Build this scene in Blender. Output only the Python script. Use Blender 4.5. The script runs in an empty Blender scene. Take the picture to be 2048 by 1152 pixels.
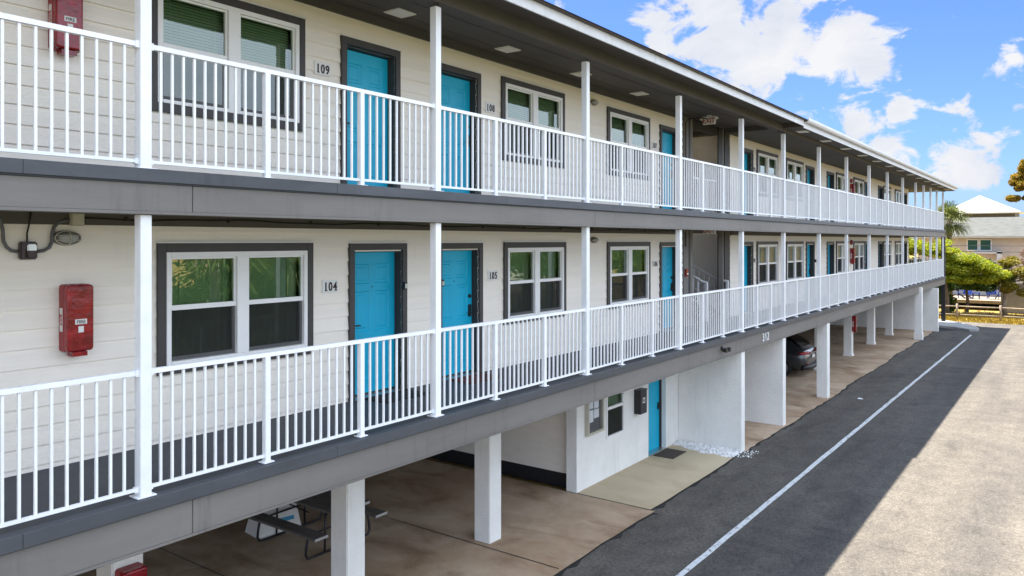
import bpy, bmesh, math, random
from mathutils import Vector, Matrix
R = math.radians
random.seed(7)
S = bpy.context.scene
COL = S.collection
# ------------------------------------------------------------------ helpers
class MB:
    """collects faces, builds ONE mesh object"""
    def __init__(s): s.v = []; s.f = []
    def quad(s, a, b, c, d):
        n = len(s.v); s.v += [tuple(a), tuple(b), tuple(c), tuple(d)]; s.f.append((n, n+1, n+2, n+3))
    def poly(s, pts):
        n = len(s.v); s.v += [tuple(p) for p in pts]; s.f.append(tuple(range(n, n+len(pts))))
    def box(s, x0, x1, y0, y1, z0, z1):
        n = len(s.v)
        s.v += [(x0,y0,z0),(x1,y0,z0),(x1,y1,z0),(x0,y1,z0),(x0,y0,z1),(x1,y0,z1),(x1,y1,z1),(x0,y1,z1)]
        for q in ((0,3,2,1),(4,5,6,7),(0,1,5,4),(1,2,6,5),(2,3,7,6),(3,0,4,7)): s.f.append(tuple(n+i for i in q))
        return s
    def obox(s, p, q, w, h, up=(0,0,1)):
        """bar from p to q, width w, height h"""
        p = Vector(p); q = Vector(q); d = (q-p).normalized(); u = Vector(up)
        sd = d.cross(u)
        if sd.length < 1e-4: sd = Vector((1,0,0))
        sd.normalize(); u = sd.cross(d).normalized()
        n = len(s.v)
        for c in (p, q):
            for a, b in ((-1,-1),(1,-1),(1,1),(-1,1)): s.v.append(tuple(c + sd*a*w/2 + u*b*h/2))
        for f in ((0,1,2,3),(7,6,5,4),(0,4,5,1),(1,5,6,2),(2,6,7,3),(3,7,4,0)): s.f.append(tuple(n+i for i in f))
        return s
    def prism(s, pts, z0, z1):
        n = len(s.v); k = len(pts)
        s.v += [(p[0],p[1],z0) for p in pts] + [(p[0],p[1],z1) for p in pts]
        s.f.append(tuple(n+i for i in range(k))[::-1]); s.f.append(tuple(n+k+i for i in range(k)))
        for i in range(k): j = (i+1) % k; s.f.append((n+i, n+j, n+k+j, n+k+i))
        return s
    def tube(s, pts, r, seg=8, cap=True):
        pts = [Vector(p) for p in pts]; rr = r if isinstance(r, (list, tuple)) else [r]*len(pts)
        n0 = len(s.v); up = Vector((0.13, 0.21, 1)).normalized(); prev = None
        for i, p in enumerate(pts):
            d = (pts[min(i+1, len(pts)-1)] - pts[max(i-1, 0)]).normalized()
            if prev is None: a = d.cross(up).normalized()
            else: a = (prev - d*prev.dot(d)).normalized()
            prev = a; b = d.cross(a)
            for k in range(seg):
                t = 2*math.pi*k/seg; s.v.append(tuple(p + (a*math.cos(t)+b*math.sin(t))*rr[i]))
        for i in range(len(pts)-1):
            for k in range(seg):
                a = n0+i*seg+k; b = n0+i*seg+(k+1) % seg; s.f.append((a, b, b+seg, a+seg))
        if cap:
            s.f.append(tuple(n0+k for k in range(seg))[::-1]); m = n0+(len(pts)-1)*seg; s.f.append(tuple(m+k for k in range(seg)))
        return s
    def lathe(s, c, prof, seg=16, axis='z', sx=1.0, sz=1.0):
        """prof: (r, h); axis y: h runs along -Y (out of the wall), ellipse sx, sz"""
        n0 = len(s.v)
        for r, h in prof:
            for k in range(seg):
                t = 2*math.pi*k/seg; u, w = r*math.cos(t), r*math.sin(t)
                if axis == 'z': s.v.append((c[0]+u*sx, c[1]+w*sz, c[2]+h))
                elif axis == 'y': s.v.append((c[0]+u*sx, c[1]-h, c[2]+w*sz))
                else: s.v.append((c[0]+h, c[1]+u*sx, c[2]+w*sz))
        for i in range(len(prof)-1):
            for k in range(seg):
                a = n0+i*seg+k; b = n0+i*seg+(k+1) % seg; s.f.append((a, b, b+seg, a+seg))
        s.f.append(tuple(n0+k for k in range(seg))); m = n0+(len(prof)-1)*seg; s.f.append(tuple(m+k for k in range(seg)))
        return s
    def mesh(s, name, mat, bevel=0, smooth=False, fix=True):
        me = bpy.data.meshes.new(name); me.from_pydata(s.v, [], s.f)
        bm = bmesh.new(); bm.from_mesh(me)
        if fix: bmesh.ops.recalc_face_normals(bm, faces=bm.faces)
        if bevel:
            bmesh.ops.bevel(bm, geom=list(bm.edges), offset=bevel, segments=2, affect='EDGES', clamp_overlap=True)
        bm.to_mesh(me); bm.free()
        if smooth:
            for p in me.polygons: p.use_smooth = True
        mats = mat if isinstance(mat, (list, tuple)) else [mat]
        for m in mats: me.materials.append(m)
        return me
    def build(s, name, mat, parent=None, loc=(0,0,0), **k):
        o = bpy.data.objects.new(name, s.mesh(name, mat, **k)); COL.objects.link(o)
        o.location = loc; o.parent = parent
        return o
def put(name, me, parent=None, loc=(0,0,0), rz=0):
    o = bpy.data.objects.new(name, me); COL.objects.link(o); o.parent = parent; o.location = loc; o.rotation_euler = (0,0,rz); return o
def tag(o, label=None, cat=None, group=None, kind=None):
    for k, v in (('label',label),('category',cat),('group',group),('kind',kind)):
        if v: o[k] = v
    return o
def thing(name, loc, label, cat, group=None, rz=0):
    o = bpy.data.objects.new(name, None); COL.objects.link(o); o.location = loc; o.rotation_euler = (0,0,rz); o.empty_display_size = .1
    return tag(o, label, cat, group)
KIDS = {}
def kids(o): return [c for c in bpy.data.objects if c.parent == o]
def copy_tree(o, parent=None):
    c = o.copy(); COL.objects.link(c)
    if parent: c.parent = parent
    for ch in kids(o): copy_tree(ch, c)
    return c
# ------------------------------------------------------------------ materials
def newmat(name):
    m = bpy.data.materials.new(name); m.use_nodes = True; nt = m.node_tree
    return m, nt, nt.nodes['Principled BSDF'], nt.nodes['Material Output']
def node(nt, t, **k):
    n = nt.nodes.new(t)
    for a, b in k.items():
        if a.startswith('i_'): n.inputs[a[2:]].default_value = b
        else: setattr(n, a, b)
    return n
def noise(nt, scale, detail=4, rough=.6, vec=None, dist=0):
    n = node(nt, 'ShaderNodeTexNoise'); n.inputs['Scale'].default_value = scale; n.inputs['Detail'].default_value = detail
    n.inputs['Roughness'].default_value = rough; n.inputs['Distortion'].default_value = dist
    if vec is not None: nt.links.new(vec, n.inputs['Vector'])
    return n.outputs['Fac']
def objco(nt, scale=(1,1,1)):
    g = node(nt, 'ShaderNodeNewGeometry'); m = node(nt, 'ShaderNodeMapping'); m.inputs['Scale'].default_value = scale
    nt.links.new(g.outputs['Position'], m.inputs['Vector']); return m.outputs['Vector']
def ramp(nt, fac, stops):
    r = node(nt, 'ShaderNodeValToRGB'); e = r.color_ramp.elements
    while len(e) < len(stops): e.new(.5)
    for i, (p, c) in enumerate(stops): e[i].position = p; e[i].color = (*c, 1) if len(c) == 3 else c
    nt.links.new(fac, r.inputs['Fac']); return r.outputs['Color']
def mix(nt, fac, a, b, mode='MIX'):
    n = node(nt, 'ShaderNodeMix', data_type='RGBA', blend_type=mode)
    for s_, v in ((0, fac), (6, a), (7, b)):
        if hasattr(v, 'node'): nt.links.new(v, n.inputs[s_])
        elif s_ == 0: n.inputs[0].default_value = v
        else: n.inputs[s_].default_value = (*v, 1)
    return n.outputs[2]
def bump(nt, p, h, strength=.3, dist=.01):
    b = node(nt, 'ShaderNodeBump'); b.inputs['Strength'].default_value = strength; b.inputs['Distance'].default_value = dist
    nt.links.new(h, b.inputs['Height']); nt.links.new(b.outputs['Normal'], p.inputs['Normal'])
def paint(name, col, rough=.5, var=.08, scale=3, bscale=0, bstr=.2, spec=.4, metal=0, stretch=(1,1,1), bdist=.004, coat=0, rnd=0, streak=0):
    m, nt, p, out = newmat(name); vec = objco(nt, stretch)
    f = noise(nt, scale, 5, .65, vec)
    lo = tuple(c*(1-var) for c in col); hi = tuple(min(1, c*(1+var)) for c in col)
    c = ramp(nt, f, [(.3, lo), (.7, hi)])
    if rnd:
        oi = node(nt, 'ShaderNodeObjectInfo'); c = mix(nt, 1, c, ramp(nt, oi.outputs['Random'], [(0, (1-rnd,1-rnd*.9,1-rnd*.8)), (1, (1+rnd*.6,1+rnd*.5,1+rnd*.4))]), 'MULTIPLY')
    if streak:
        st = ramp(nt, noise(nt, 1.0, 6, .7, objco(nt, (7,7,.5)), .3), [(.52, (1,1,1)), (.74, (1-streak,1-streak*1.05,1-streak*1.1))])
        bl = ramp(nt, noise(nt, .8, 3, .5, objco(nt, (1,1,1.5)), .6), [(.4, (0,0,0)), (.62, (1,1,1))])
        c = mix(nt, bl, c, mix(nt, 1, c, st, 'MULTIPLY'))
    nt.links.new(c, p.inputs['Base Color'])
    p.inputs['Roughness'].default_value = rough; p.inputs['Specular IOR Level'].default_value = spec; p.inputs['Metallic'].default_value = metal
    p.inputs['Coat Weight'].default_value = coat
    if bscale: bump(nt, p, noise(nt, bscale, 6, .7, objco(nt, stretch)), bstr, bdist)
    return m
M = {}
M['siding'] = paint('cream_siding_paint', (.835,.77,.685), .55, .04, 2.2, 26, .25, stretch=(.25,1,5), streak=.04)
M['stucco'] = paint('white_stucco', (.82,.81,.78), .8, .06, 1.5, 30, 1.0, bdist=.02, streak=.12)
M['trim'] = paint('charcoal_trim_paint', (.052,.047,.045), .5, .10, 6, 40, .2)
M['beam'] = paint('taupe_beam_paint', (.162,.150,.139), .6, .14, 1.2, 30, .3, stretch=(.3,1,2), streak=.30)
M['lip'] = paint('slate_edge_paint', (.062,.066,.075), .5, .25, 2.5, 30, .3, stretch=(.3,1,1), streak=.25)
M['soffit'] = paint('soffit_paint', (.088,.079,.071), .7, .10, 2, 30, .2, streak=.15)
M['white'] = paint('white_railing_paint', (.80,.81,.83), .35, .05, 6, rnd=.05, streak=.10)
M['vinyl'] = paint('white_vinyl', (.80,.79,.78), .4, .03, 5)
M['door'] = paint('turquoise_door_paint', (.003,.40,.62), .42, .06, 2, 60, .08, rnd=.10, streak=.12)
M['deckfloor'] = paint('grey_deck_coating', (.050,.056,.067), .6, .12, 3, 80, .3)
M['black'] = paint('black_metal', (.02,.02,.022), .4, .1, 8)
M['dark_post'] = paint('dark_steel_paint', (.014,.014,.015), .5, .1, 4)
M['chrome'] = paint('brushed_metal', (.55,.55,.54), .3, .05, 9, metal=.9)
M['red'] = paint('red_cabinet_plastic', (.235,.006,.012), .09, .55, 7, 4, .3, spec=.5, coat=.0, bdist=.03)
M['redside'] = paint('red_cabinet_shell', (.30,.035,.04), .45, .1, 4)
M['ltpanel'] = paint('frosted_lamp_panel', (.82,.80,.74), .5, .03, 4)
M['screenmat'] = None
M['brown_box'] = paint('brown_enclosure', (.055,.032,.03), .35, .15, 8)
M['conduit'] = paint('grey_conduit', (.12,.12,.125), .5, .1, 9)
M['beige_box'] = paint('beige_metal_box', (.48,.45,.37), .5, .06, 9)
M['num'] = paint('dark_maroon_numeral', (.035,.012,.016), .4, .1, 9)
M['plate'] = paint('pale_number_plate', (.72,.72,.70), .4, .03, 9)
M['exitred'] = paint('red_letter', (.40,.02,.02), .5, .05, 9)
M['mat'] = paint('dark_doormat', (.018,.018,.02), .95, .3, 20, 120, .6)
M['matred'] = paint('patterned_red_doormat', (.10,.03,.025), .95, .5, 14, 120, .6)
M['matbrown'] = None
M['roof'] = paint('brown_shingle_roof', (.16,.09,.07), .85, .2, 4, 20, .4)
M['palewhite'] = paint('white_gutter_paint', (.58,.58,.585), .4, .08, 3, streak=.2)
M['tread'] = paint('grey_step_paint', (.16,.16,.165), .7, .1, 3)
M['bench'] = paint('grey_brown_bench_slats', (.14,.125,.112), .7, .2, 5, 40, .3, stretch=(4,.6,1))
M['bench_end'] = paint('pale_bench_end_cap', (.40,.39,.38), .7, .1, 5)
M['trunk'] = paint('bark', (.16,.115,.085), .9, .35, 9, 18, .8)
M['greytrunk'] = paint('pale_bark', (.24,.20,.16), .9, .35, 7, 16, .8)
M['fencewood'] = paint('weathered_wood', (.27,.22,.16), .85, .25, 6, 25, .5)
M['blue'] = paint('blue_plastic', (.006,.035,.22), .4, .08, 4)
M['tan_wall'] = paint('tan_house_wall', (.53,.45,.37), .85, .08, 3, 25, .4)
M['pale_wall'] = paint('pale_house_wall', (.62,.58,.53), .85, .06, 3, 25, .4)
M['grey_roof'] = paint('grey_shingles', (.080,.085,.082), .9, .28, 3.5, 14, .6, stretch=(1,.5,3))
M['white_roof'] = paint('white_metal_roof', (.85,.85,.86), .4, .02, 2)
M['darkfascia'] = paint('grey_fascia', (.05,.05,.055), .7, .1, 3)
M['redbrick'] = paint('red_brown_wall', (.26,.075,.035), .85, .2, 4, 20, .4)
M['yellow'] = paint('yellow_sign_paint', (.55,.38,.03), .5, .05, 6)
M['carpaint'] = paint('dark_grey_car_paint', (.045,.052,.062), .3, .04, 2, metal=.6, coat=1)
M['carglass'] = paint('dark_car_glass', (.008,.009,.010), .06, .05, 3, spec=.8)
M['tyre'] = paint('tyre_rubber', (.018,.018,.018), .85, .1, 9)
M['taillight'] = paint('red_lamp_lens', (.36,.02,.02), .12, .1, 6, spec=.7)
M['lamplens'] = paint('clear_lamp_lens', (.55,.47,.42), .15, .08, 6, spec=.7)
M['signblue'] = paint('blue_print', (.03,.25,.42), .5, .1, 8)
M['cream_plastic'] = paint('off_white_plastic', (.70,.68,.64), .5, .05, 4)
M['paper'] = paint('printed_paper', (.80,.80,.84), .7, .10, 11)

M['wire'] = paint('black_cable', (.014,.013,.012), .6, .1, 9)
M['stone'] = None
M['retain'] = paint('grey_stucco_wall', (.30,.28,.25), .9, .2, 1.4, 20, .5)

def glass(name, tint, refl, rough=.0):
    m, nt, p, out = newmat(name); nt.nodes.remove(p)
    t = node(nt, 'ShaderNodeBsdfTransparent'); t.inputs['Color'].default_value = (*tint, 1)
    g = node(nt, 'ShaderNodeBsdfGlossy'); g.inputs['Roughness'].default_value = rough; g.inputs['Color'].default_value = (.92,1,.94,1)
    fr = node(nt, 'ShaderNodeFresnel'); fr.inputs['IOR'].default_value = refl
    # faint waviness of the pane
    b = node(nt, 'ShaderNodeBump'); b.inputs['Strength'].default_value = .02; b.inputs['Distance'].default_value = .02
    nt.links.new(noise(nt, 3, 2, .5, objco(nt)), b.inputs['Height']); nt.links.new(b.outputs['Normal'], g.inputs['Normal'])
    mx = node(nt, 'ShaderNodeMixShader'); nt.links.new(fr.outputs[0], mx.inputs[0]); nt.links.new(t.outputs[0], mx.inputs[1]); nt.links.new(g.outputs[0], mx.inputs[2])
    nt.links.new(mx.outputs[0], out.inputs['Surface']); return m
M['glass'] = glass('window_glass', (.80,.92,.80), 2.2)
def screen():
    m, nt, p, out = newmat('insect_screen'); nt.nodes.remove(p)
    t = node(nt, 'ShaderNodeBsdfTransparent'); d = node(nt, 'ShaderNodeBsdfDiffuse'); d.inputs['Color'].default_value = (.035,.034,.034,1)
    mx = node(nt, 'ShaderNodeMixShader'); mx.inputs[0].default_value = .68
    nt.links.new(t.outputs[0], mx.inputs[1]); nt.links.new(d.outputs[0], mx.inputs[2]); nt.links.new(mx.outputs[0], out.inputs['Surface']); return m
M['screen'] = screen()
M['thinglass'] = glass('clear_cover', (.95,.95,.95), 1.25)
M['blind'] = paint('green_grey_blind_slats', (.36,.47,.28), .6, .05, 5)
M['room'] = paint('dark_room_backing', (.03,.032,.03), .9, .05, 2)

def asphalt():
    m, nt, p, out = newmat('asphalt'); v = objco(nt)
    big = noise(nt, .35, 6, .65, v, .6); mid = noise(nt, 2.2, 5, .7, v); fine = noise(nt, 34, 4, .85, v)
    c1 = ramp(nt, big, [(.3, (.088,.082,.075)), (.7, (.126,.117,.104))])
    c2 = ramp(nt, mid, [(.25, (.72,.72,.72)), (.75, (1.22,1.2,1.17))])
    c = mix(nt, 1, c1, c2, 'MULTIPLY')
    agg = ramp(nt, fine, [(.36, (.50,.50,.51)), (.50, (.95,.95,.95)), (.62, (1.2,1.19,1.17)), (.72, (2.6,2.5,2.35))])
    c = mix(nt, 1, c, agg, 'MULTIPLY')
    c = mix(nt, 1, c, ramp(nt, noise(nt, 13, 3, .8, v), [(.32, (.72,.72,.73)), (.5, (1,1,1)), (.7, (1.35,1.33,1.3))]), 'MULTIPLY')
    trk = ramp(nt, noise(nt, 1.0, 4, .6, objco(nt, (.07,1.1,1)), .25), [(.35, (.80,.80,.81)), (.6, (1.08,1.07,1.05))])
    c = mix(nt, .9, c, trk, 'MULTIPLY')
    pat = ramp(nt, noise(nt, .55, 5, .7, objco(nt, (.6,1,1)), 1.5), [(.36, (.74,.74,.75)), (.45, (1,1,1)), (.6, (1,1,1)), (.72, (1.22,1.2,1.15))])
    c = mix(nt, .8, c, pat, 'MULTIPLY')
    # oily blotches, sealed cracks across the lot
    blot = ramp(nt, noise(nt, .9, 3, .5, objco(nt, (1,.6,1)), 1.2), [(.68, (1,1,1)), (.76, (.62,.61,.60))])
    c = mix(nt, .7, c, blot, 'MULTIPLY')
    w = node(nt, 'ShaderNodeTexVoronoi', feature='DISTANCE_TO_EDGE'); w.inputs['Scale'].default_value = .16
    dv = node(nt, 'ShaderNodeMixRGB'); dv.inputs[0].default_value = .12; nt.links.new(v, dv.inputs[1])
    nz = node(nt, 'ShaderNodeTexNoise'); nz.inputs['Scale'].default_value = 1.1; nt.links.new(v, nz.inputs['Vector']); nt.links.new(nz.outputs['Color'], dv.inputs[2])
    nt.links.new(dv.outputs[0], w.inputs['Vector'])
    crack = ramp(nt, w.outputs['Distance'], [(.0, (.6,.6,.6)), (.0028, (1,1,1))])
    c = mix(nt, .22, c, crack, 'MULTIPLY')
    nt.links.new(c, p.inputs['Base Color']); p.inputs['Roughness'].default_value = .9; p.inputs['Specular IOR Level'].default_value = .25
    bump(nt, p, fine, .5, .006); return m
M['asphalt'] = asphalt()
def concrete(name, a, b, stain):
    m, nt, p, out = newmat(name); v = objco(nt)
    c = ramp(nt, noise(nt, .55, 6, .65, v, .5), [(.3, a), (.68, b)])
    c = mix(nt, .85, c, ramp(nt, noise(nt, 1.3, 5, .6, objco(nt, (1,.55,1)), .8), [(.5, (1,1,1)), (.72, stain)]), 'MULTIPLY')
    c = mix(nt, .6, c, ramp(nt, noise(nt, 4.5, 3, .5, v, .3), [(.70, (1,1,1)), (.78, (.45,.42,.40))]), 'MULTIPLY')
    c = mix(nt, .5, c, ramp(nt, noise(nt, 70, 3, .7, v), [(.3, (.75,.75,.75)), (.7, (1.2,1.2,1.2))]), 'MULTIPLY')
    nt.links.new(c, p.inputs['Base Color']); p.inputs['Roughness'].default_value = .8
    bump(nt, p, noise(nt, 60, 4, .7, v), .25, .004); return m
M['slab'] = concrete('stained_concrete', (.29,.185,.105), (.50,.385,.275), (.50,.42,.36))
M['entry'] = concrete('sand_concrete', (.42,.34,.22), (.51,.42,.285), (.80,.77,.70))
M['kerb'] = concrete('kerb_concrete', (.33,.33,.32), (.42,.42,.40), (.75,.75,.75))
def line_mat():
    m, nt, p, out = newmat('worn_white_line'); v = objco(nt)
    worn = ramp(nt, noise(nt, 9, 6, .75, v, .4), [(.36, (.16,.16,.16)), (.47, (.60,.62,.62)), (.8, (.70,.71,.70))])
    nt.links.new(worn, p.inputs['Base Color']); p.inputs['Roughness'].default_value = .8; return m
M['line'] = line_mat()
def ground_mat():
    m, nt, p, out = newmat('dry_grass_ground'); v = objco(nt)
    c = ramp(nt, noise(nt, .5, 6, .7, v, .5), [(.3, (.16,.10,.035)), (.5, (.33,.22,.045)), (.68, (.24,.22,.05))])
    c = mix(nt, .6, c, ramp(nt, noise(nt, 9, 4, .7, v), [(.3, (.6,.6,.6)), (.7, (1.25,1.25,1.2))]), 'MULTIPLY')
    nt.links.new(c, p.inputs['Base Color']); p.inputs['Roughness'].default_value = .95; return m
M['ground'] = ground_mat()
M['lawn'] = paint('green_lawn', (.045,.075,.016), .95, .35, .8, 12, .6)
M['seam'] = paint('tar_and_dirt_seam', (.022,.020,.019), .95, .4, 12, 30, .6)
def diamond_mat():
    m, nt, p, out = newmat('diamond_weave_doormat'); v = objco(nt)
    r = node(nt, 'ShaderNodeMapping'); r.inputs['Rotation'].default_value = (0,0,R(45)); nt.links.new(v, r.inputs['Vector'])
    ch = node(nt, 'ShaderNodeTexChecker'); ch.inputs['Scale'].default_value = 18; ch.inputs['Color1'].default_value = (.035,.024,.017,1); ch.inputs['Color2'].default_value = (.085,.06,.042,1)
    nt.links.new(r.outputs[0], ch.inputs['Vector']); nt.links.new(ch.outputs['Color'], p.inputs['Base Color']); p.inputs['Roughness'].default_value = .95; return m
M['matbrown'] = diamond_mat()
def leaf(name, a, b, trans=.35):
    m, nt, p, out = newmat(name); g = node(nt, 'ShaderNodeNewGeometry')
    c = ramp(nt, g.outputs['Random Per Island'], [(0, a), (1, b)])
    nt.links.new(c, p.inputs['Base Color']); p.inputs['Roughness'].default_value = .55
    t = node(nt, 'ShaderNodeBsdfTranslucent'); nt.links.new(c, t.inputs['Color'])
    mx = node(nt, 'ShaderNodeMixShader'); mx.inputs[0].default_value = trans
    nt.links.new(p.outputs[0], mx.inputs[1]); nt.links.new(t.outputs[0], mx.inputs[2]); nt.links.new(mx.outputs[0], out.inputs['Surface']); return m
M['leaf_lime'] = leaf('lime_leaves', (.09,.15,.006), (.44,.46,.02), .5)
M['leaf_green'] = leaf('green_leaves', (.025,.07,.010), (.09,.15,.018), .4)
M['leaf_palm'] = leaf('palm_fronds', (.06,.09,.018), (.24,.26,.07), .45)
M['leaf_deep'] = leaf('deep_palm_fronds', (.08,.14,.025), (.26,.32,.07), .5)
M['leaf_rust'] = leaf('rusty_needles', (.12,.15,.010), (.46,.25,.020), .5)
M['leaf_olive'] = leaf('olive_leaves', (.13,.14,.012), (.32,.25,.03), .5)
M['leaf_dry'] = leaf('dry_twigs', (.16,.09,.06), (.28,.17,.11))
M['stone'] = leaf('white_pebbles', (.50,.50,.50), (.92,.92,.92), 0)
M['blade'] = leaf('yellow_grass_blades', (.17,.125,.012), (.40,.29,.035))

# ------------------------------------------------------------------ camera (a drone hovering in front of the building)
cam = bpy.data.cameras.new('camera'); co = bpy.data.objects.new('camera', cam); COL.objects.link(co); S.camera = co
YAW = math.atan2(2150-1024, 1540)
co.location = (0, 0, 5.08); co.rotation_euler = (R(90), 0, YAW - R(90))
cam.sensor_width = 36; cam.lens = 36*1540/2048; cam.shift_y = -(576-481)/2048; cam.clip_start = .05; cam.clip_end = 3000

# ------------------------------------------------------------------ building constants
YW, YP = 8.05, 6.50            # room wall plane, balcony post plane
Z1, Z2 = 2.87, 5.69            # deck levels
XE = 53.65                     # far end of the decks
XL = -3.6                      # decks run on past the camera
WEND = 51.2                    # far end of the rooms
POSTX = [-.20, 3.49, 7.26, 10.94, 14.63, 18.26, 21.57, 25.22, 28.83, 32.52, 36.12, 39.78, 43.4, 45.95, 48.4, 50.8, 53.4]
B = thing('motel_building', (0,0,0), 'long two storey white motel with turquoise doors and white balcony railings over an open carport', 'building')

# openings: (x0, x1, z0, z1) of doors and windows per floor
OPEN1 = [('d',7.29,8.22,'R'),('d',9.11,10.03,'L'),('w',4.46,6.57),('w',10.73,12.75),('w',14.40,16.44),('d',17.08,18.0,'L')]
OPEN2 = [('d',7.15,8.08,'R'),('d',9.06,9.98,'L'),('w',4.36,6.44),('w',10.66,12.70),('w',14.40,16.42),('d',17.08,18.0,'L')]
FAR = [('d',22.57,23.47,'R'),('w',23.93,26.03),('w',26.92,29.02),('d',29.5,30.42,'L'),('d',32.45,33.4,'R'),('w',33.83,35.93),('w',36.96,39.06),
       ('d',39.35,40.25,'L'),('d',42.45,43.37,'R'),('w',43.62,45.72),('w',46.81,48.91),('d',49.5,50.42,'L')]
WIN_H = {1:(3.61,5.05), 2:(6.48,7.93)}
def opening_rects(ops, fl):
    r = []
    for o in ops:
        if o[0] == 'd': r.append((o[1], o[2], [Z1,Z2][fl-1]-.02, [4.925,7.77][fl-1]))
        else: r.append((o[1]+.06, o[2]-.06, WIN_H[fl][0]+.06, WIN_H[fl][1]-.06))
    return r
def siding_wall(mb, x0, x1, z0, z1, y, holes, zref, exp=.1873):
    """lap boards, each a tilted face with its own bottom lip; holes cut out"""
    xs = sorted({x0, x1} | {v for h in holes for v in h[:2] if x0 < v < x1})
    for a, b in zip(xs, xs[1:]):
        blocked = [(h[2], h[3]) for h in holes if h[0] <= a+1e-6 and h[1] >= b-1e-6]
        n0 = math.floor((z0-zref)/exp)
        k = n0
        while zref+k*exp < z1:
            bz0, bz1 = zref+k*exp, zref+(k+1)*exp; k += 1
            segs = [(max(bz0, z0), min(bz1, z1))]
            for p, q in blocked:
                ns = []
                for s0, s1 in segs:
                    if q <= s0 or p >= s1: ns.append((s0, s1)); continue
                    if p > s0: ns.append((s0, p))
                    if q < s1: ns.append((q, s1))
                segs = ns
            for s0, s1 in segs:
                if s1-s0 < 1e-4: continue
                ya = y-.013*(bz1-s0)/exp; yb = y-.013*(bz1-s1)/exp
                top = s1 + (.022 if abs(s1-bz1) < 1e-5 else 0); yb = y-.018*(bz1-top)/exp; ya = y-.018*(bz1-s0)/exp
                rj = random.Random(int(k*7919+z0*100)); cuts_ = []; xx = x0+(rj.uniform(.5,5) if rj.random() < .4 else 99)
                while xx < x1: cuts_.append(xx); xx += rj.uniform(3.6,14)
                pc = [a]+[q_ for q_ in cuts_ if a+.05 < q_ < b-.05]+[b]
                for i_, (l_, r_) in enumerate(zip(pc, pc[1:])): mb.quad((l_+(.0009 if i_ else 0),ya,s0),(r_-(.0009 if i_ < len(pc)-2 else 0),ya,s0),(r_-(.0009 if i_ < len(pc)-2 else 0),yb,top),(l_+(.0009 if i_ else 0),yb,top))
                if abs(s0-bz0) < 1e-5: mb.quad((a,y+.006,s0+.024),(b,y+.006,s0+.024),(b,ya,s0),(a,ya,s0))
for fl, ops in ((1, OPEN1), (2, OPEN2)):
    z0, z1 = (Z1-.04, 5.40) if fl == 1 else (Z2-.04, 8.3)
    w = MB(); siding_wall(w, XL, 18.33, z0, z1, YW, opening_rects(ops, fl), 3.86 if fl == 1 else 5.99)
    w.build('wall', M['siding'], B, fix=False)
    w = MB(); siding_wall(w, 21.66, WEND, z0, z1, YW, opening_rects(FAR, fl), 3.86 if fl == 1 else 5.99)
    w.build('wall', M['siding'], B, fix=False)
# end wall of the rooms and the back of the building
for b_ in ((WEND-.15, WEND, YW+.01, 15.9, Z1-.04, 8.25),(XL, 18.3, 15.6, 15.9, Z1-.04, 8.25),(21.7, WEND-.16, 15.6, 15.9, Z1-.04, 8.25)): w = MB(); w.box(*b_); w.build('wall', M['siding'], B)
# stair recess: two side walls and its back wall in stucco
for a, b_ in ((18.12,18.33),(21.66,21.9)): w = MB(); w.box(a,b_,YW+.02,15.58,Z1-.3,8.25); w.build('wall', M['stucco'], B)
# floors/ceilings of the rooms behind, keeps light from leaking
w = MB(); w.box(XL, 18.1, YW+.75, YW+.8, Z1, 8.2); w.box(21.95, WEND-.2, YW+.75, YW+.8, Z1, 8.2); w.build('inner_partition', M['room'], B)

# decks, lips, beams
for fl, zd in ((1, Z1), (2, Z2)):
    d = MB(); d.box(XL, 18.2, 6.40, 15.6, zd-.12, zd); d.box(18.2, 21.8, 6.40, 8.28 if fl == 2 else 15.6, zd-.12, zd); d.box(21.8, XE-.03, 6.40, 15.6, zd-.12, zd); d.build('balcony_deck', M['deckfloor'], B)
    l = MB()
    x = XL
    while x < XE:                                    # metal edge in lengths with hairline joints
        xe = min(x+3.05, XE); l.box(x+.002, xe-.002, 6.375, 6.398, zd-.105, zd+.004); x = xe
    l.box(XE-.028, XE, 6.40, 15.6, zd-.105, zd+.004)
    l.build('deck_edge', M['lip'], B)
    b = MB(); zt, zb = (2.76, 2.415) if fl == 1 else (5.58, 5.302)
    zt = zd-.122
    joints = [XL, 3.9, 11.1, 17.95, 25.75, 32.9, 40.2, 46.2, XE-.01]
    for a, c in zip(joints, joints[1:]): b.box(a+.003, c-.003, 6.415, 6.505, zb, zt)
    b.box(XE-.10, XE-.01, 6.51, 15.6, zb, zt)
    b.box(XL, XE-.012, 6.408, 6.4145, zb+.001, zb+.032)
    b.build('edge_beam', M['beam'], B, bevel=.004)
    c = MB(); c.box(XL, 18.2, 6.52, 15.5, zd-.20, zd-.125); c.box(18.2, 21.8, 6.52, 8.27 if fl == 2 else 15.5, zd-.20, zd-.125); c.box(21.8, XE-.11, 6.52, 15.5, zd-.20, zd-.125)
    c.build('deck_underside', M['soffit'], B)
# dark frieze under the lower walkway ceiling and under the roof soffit
f = MB()
for a, c in ((XL, 18.33), (21.66, WEND)):
    f.box(a, c, YW-.045, YW-.015, 5.235, 5.485); f.box(a, c, YW-.045, YW-.015, 8.14, 8.30)
f.build('frieze_board', M['soffit'], B)

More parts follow.
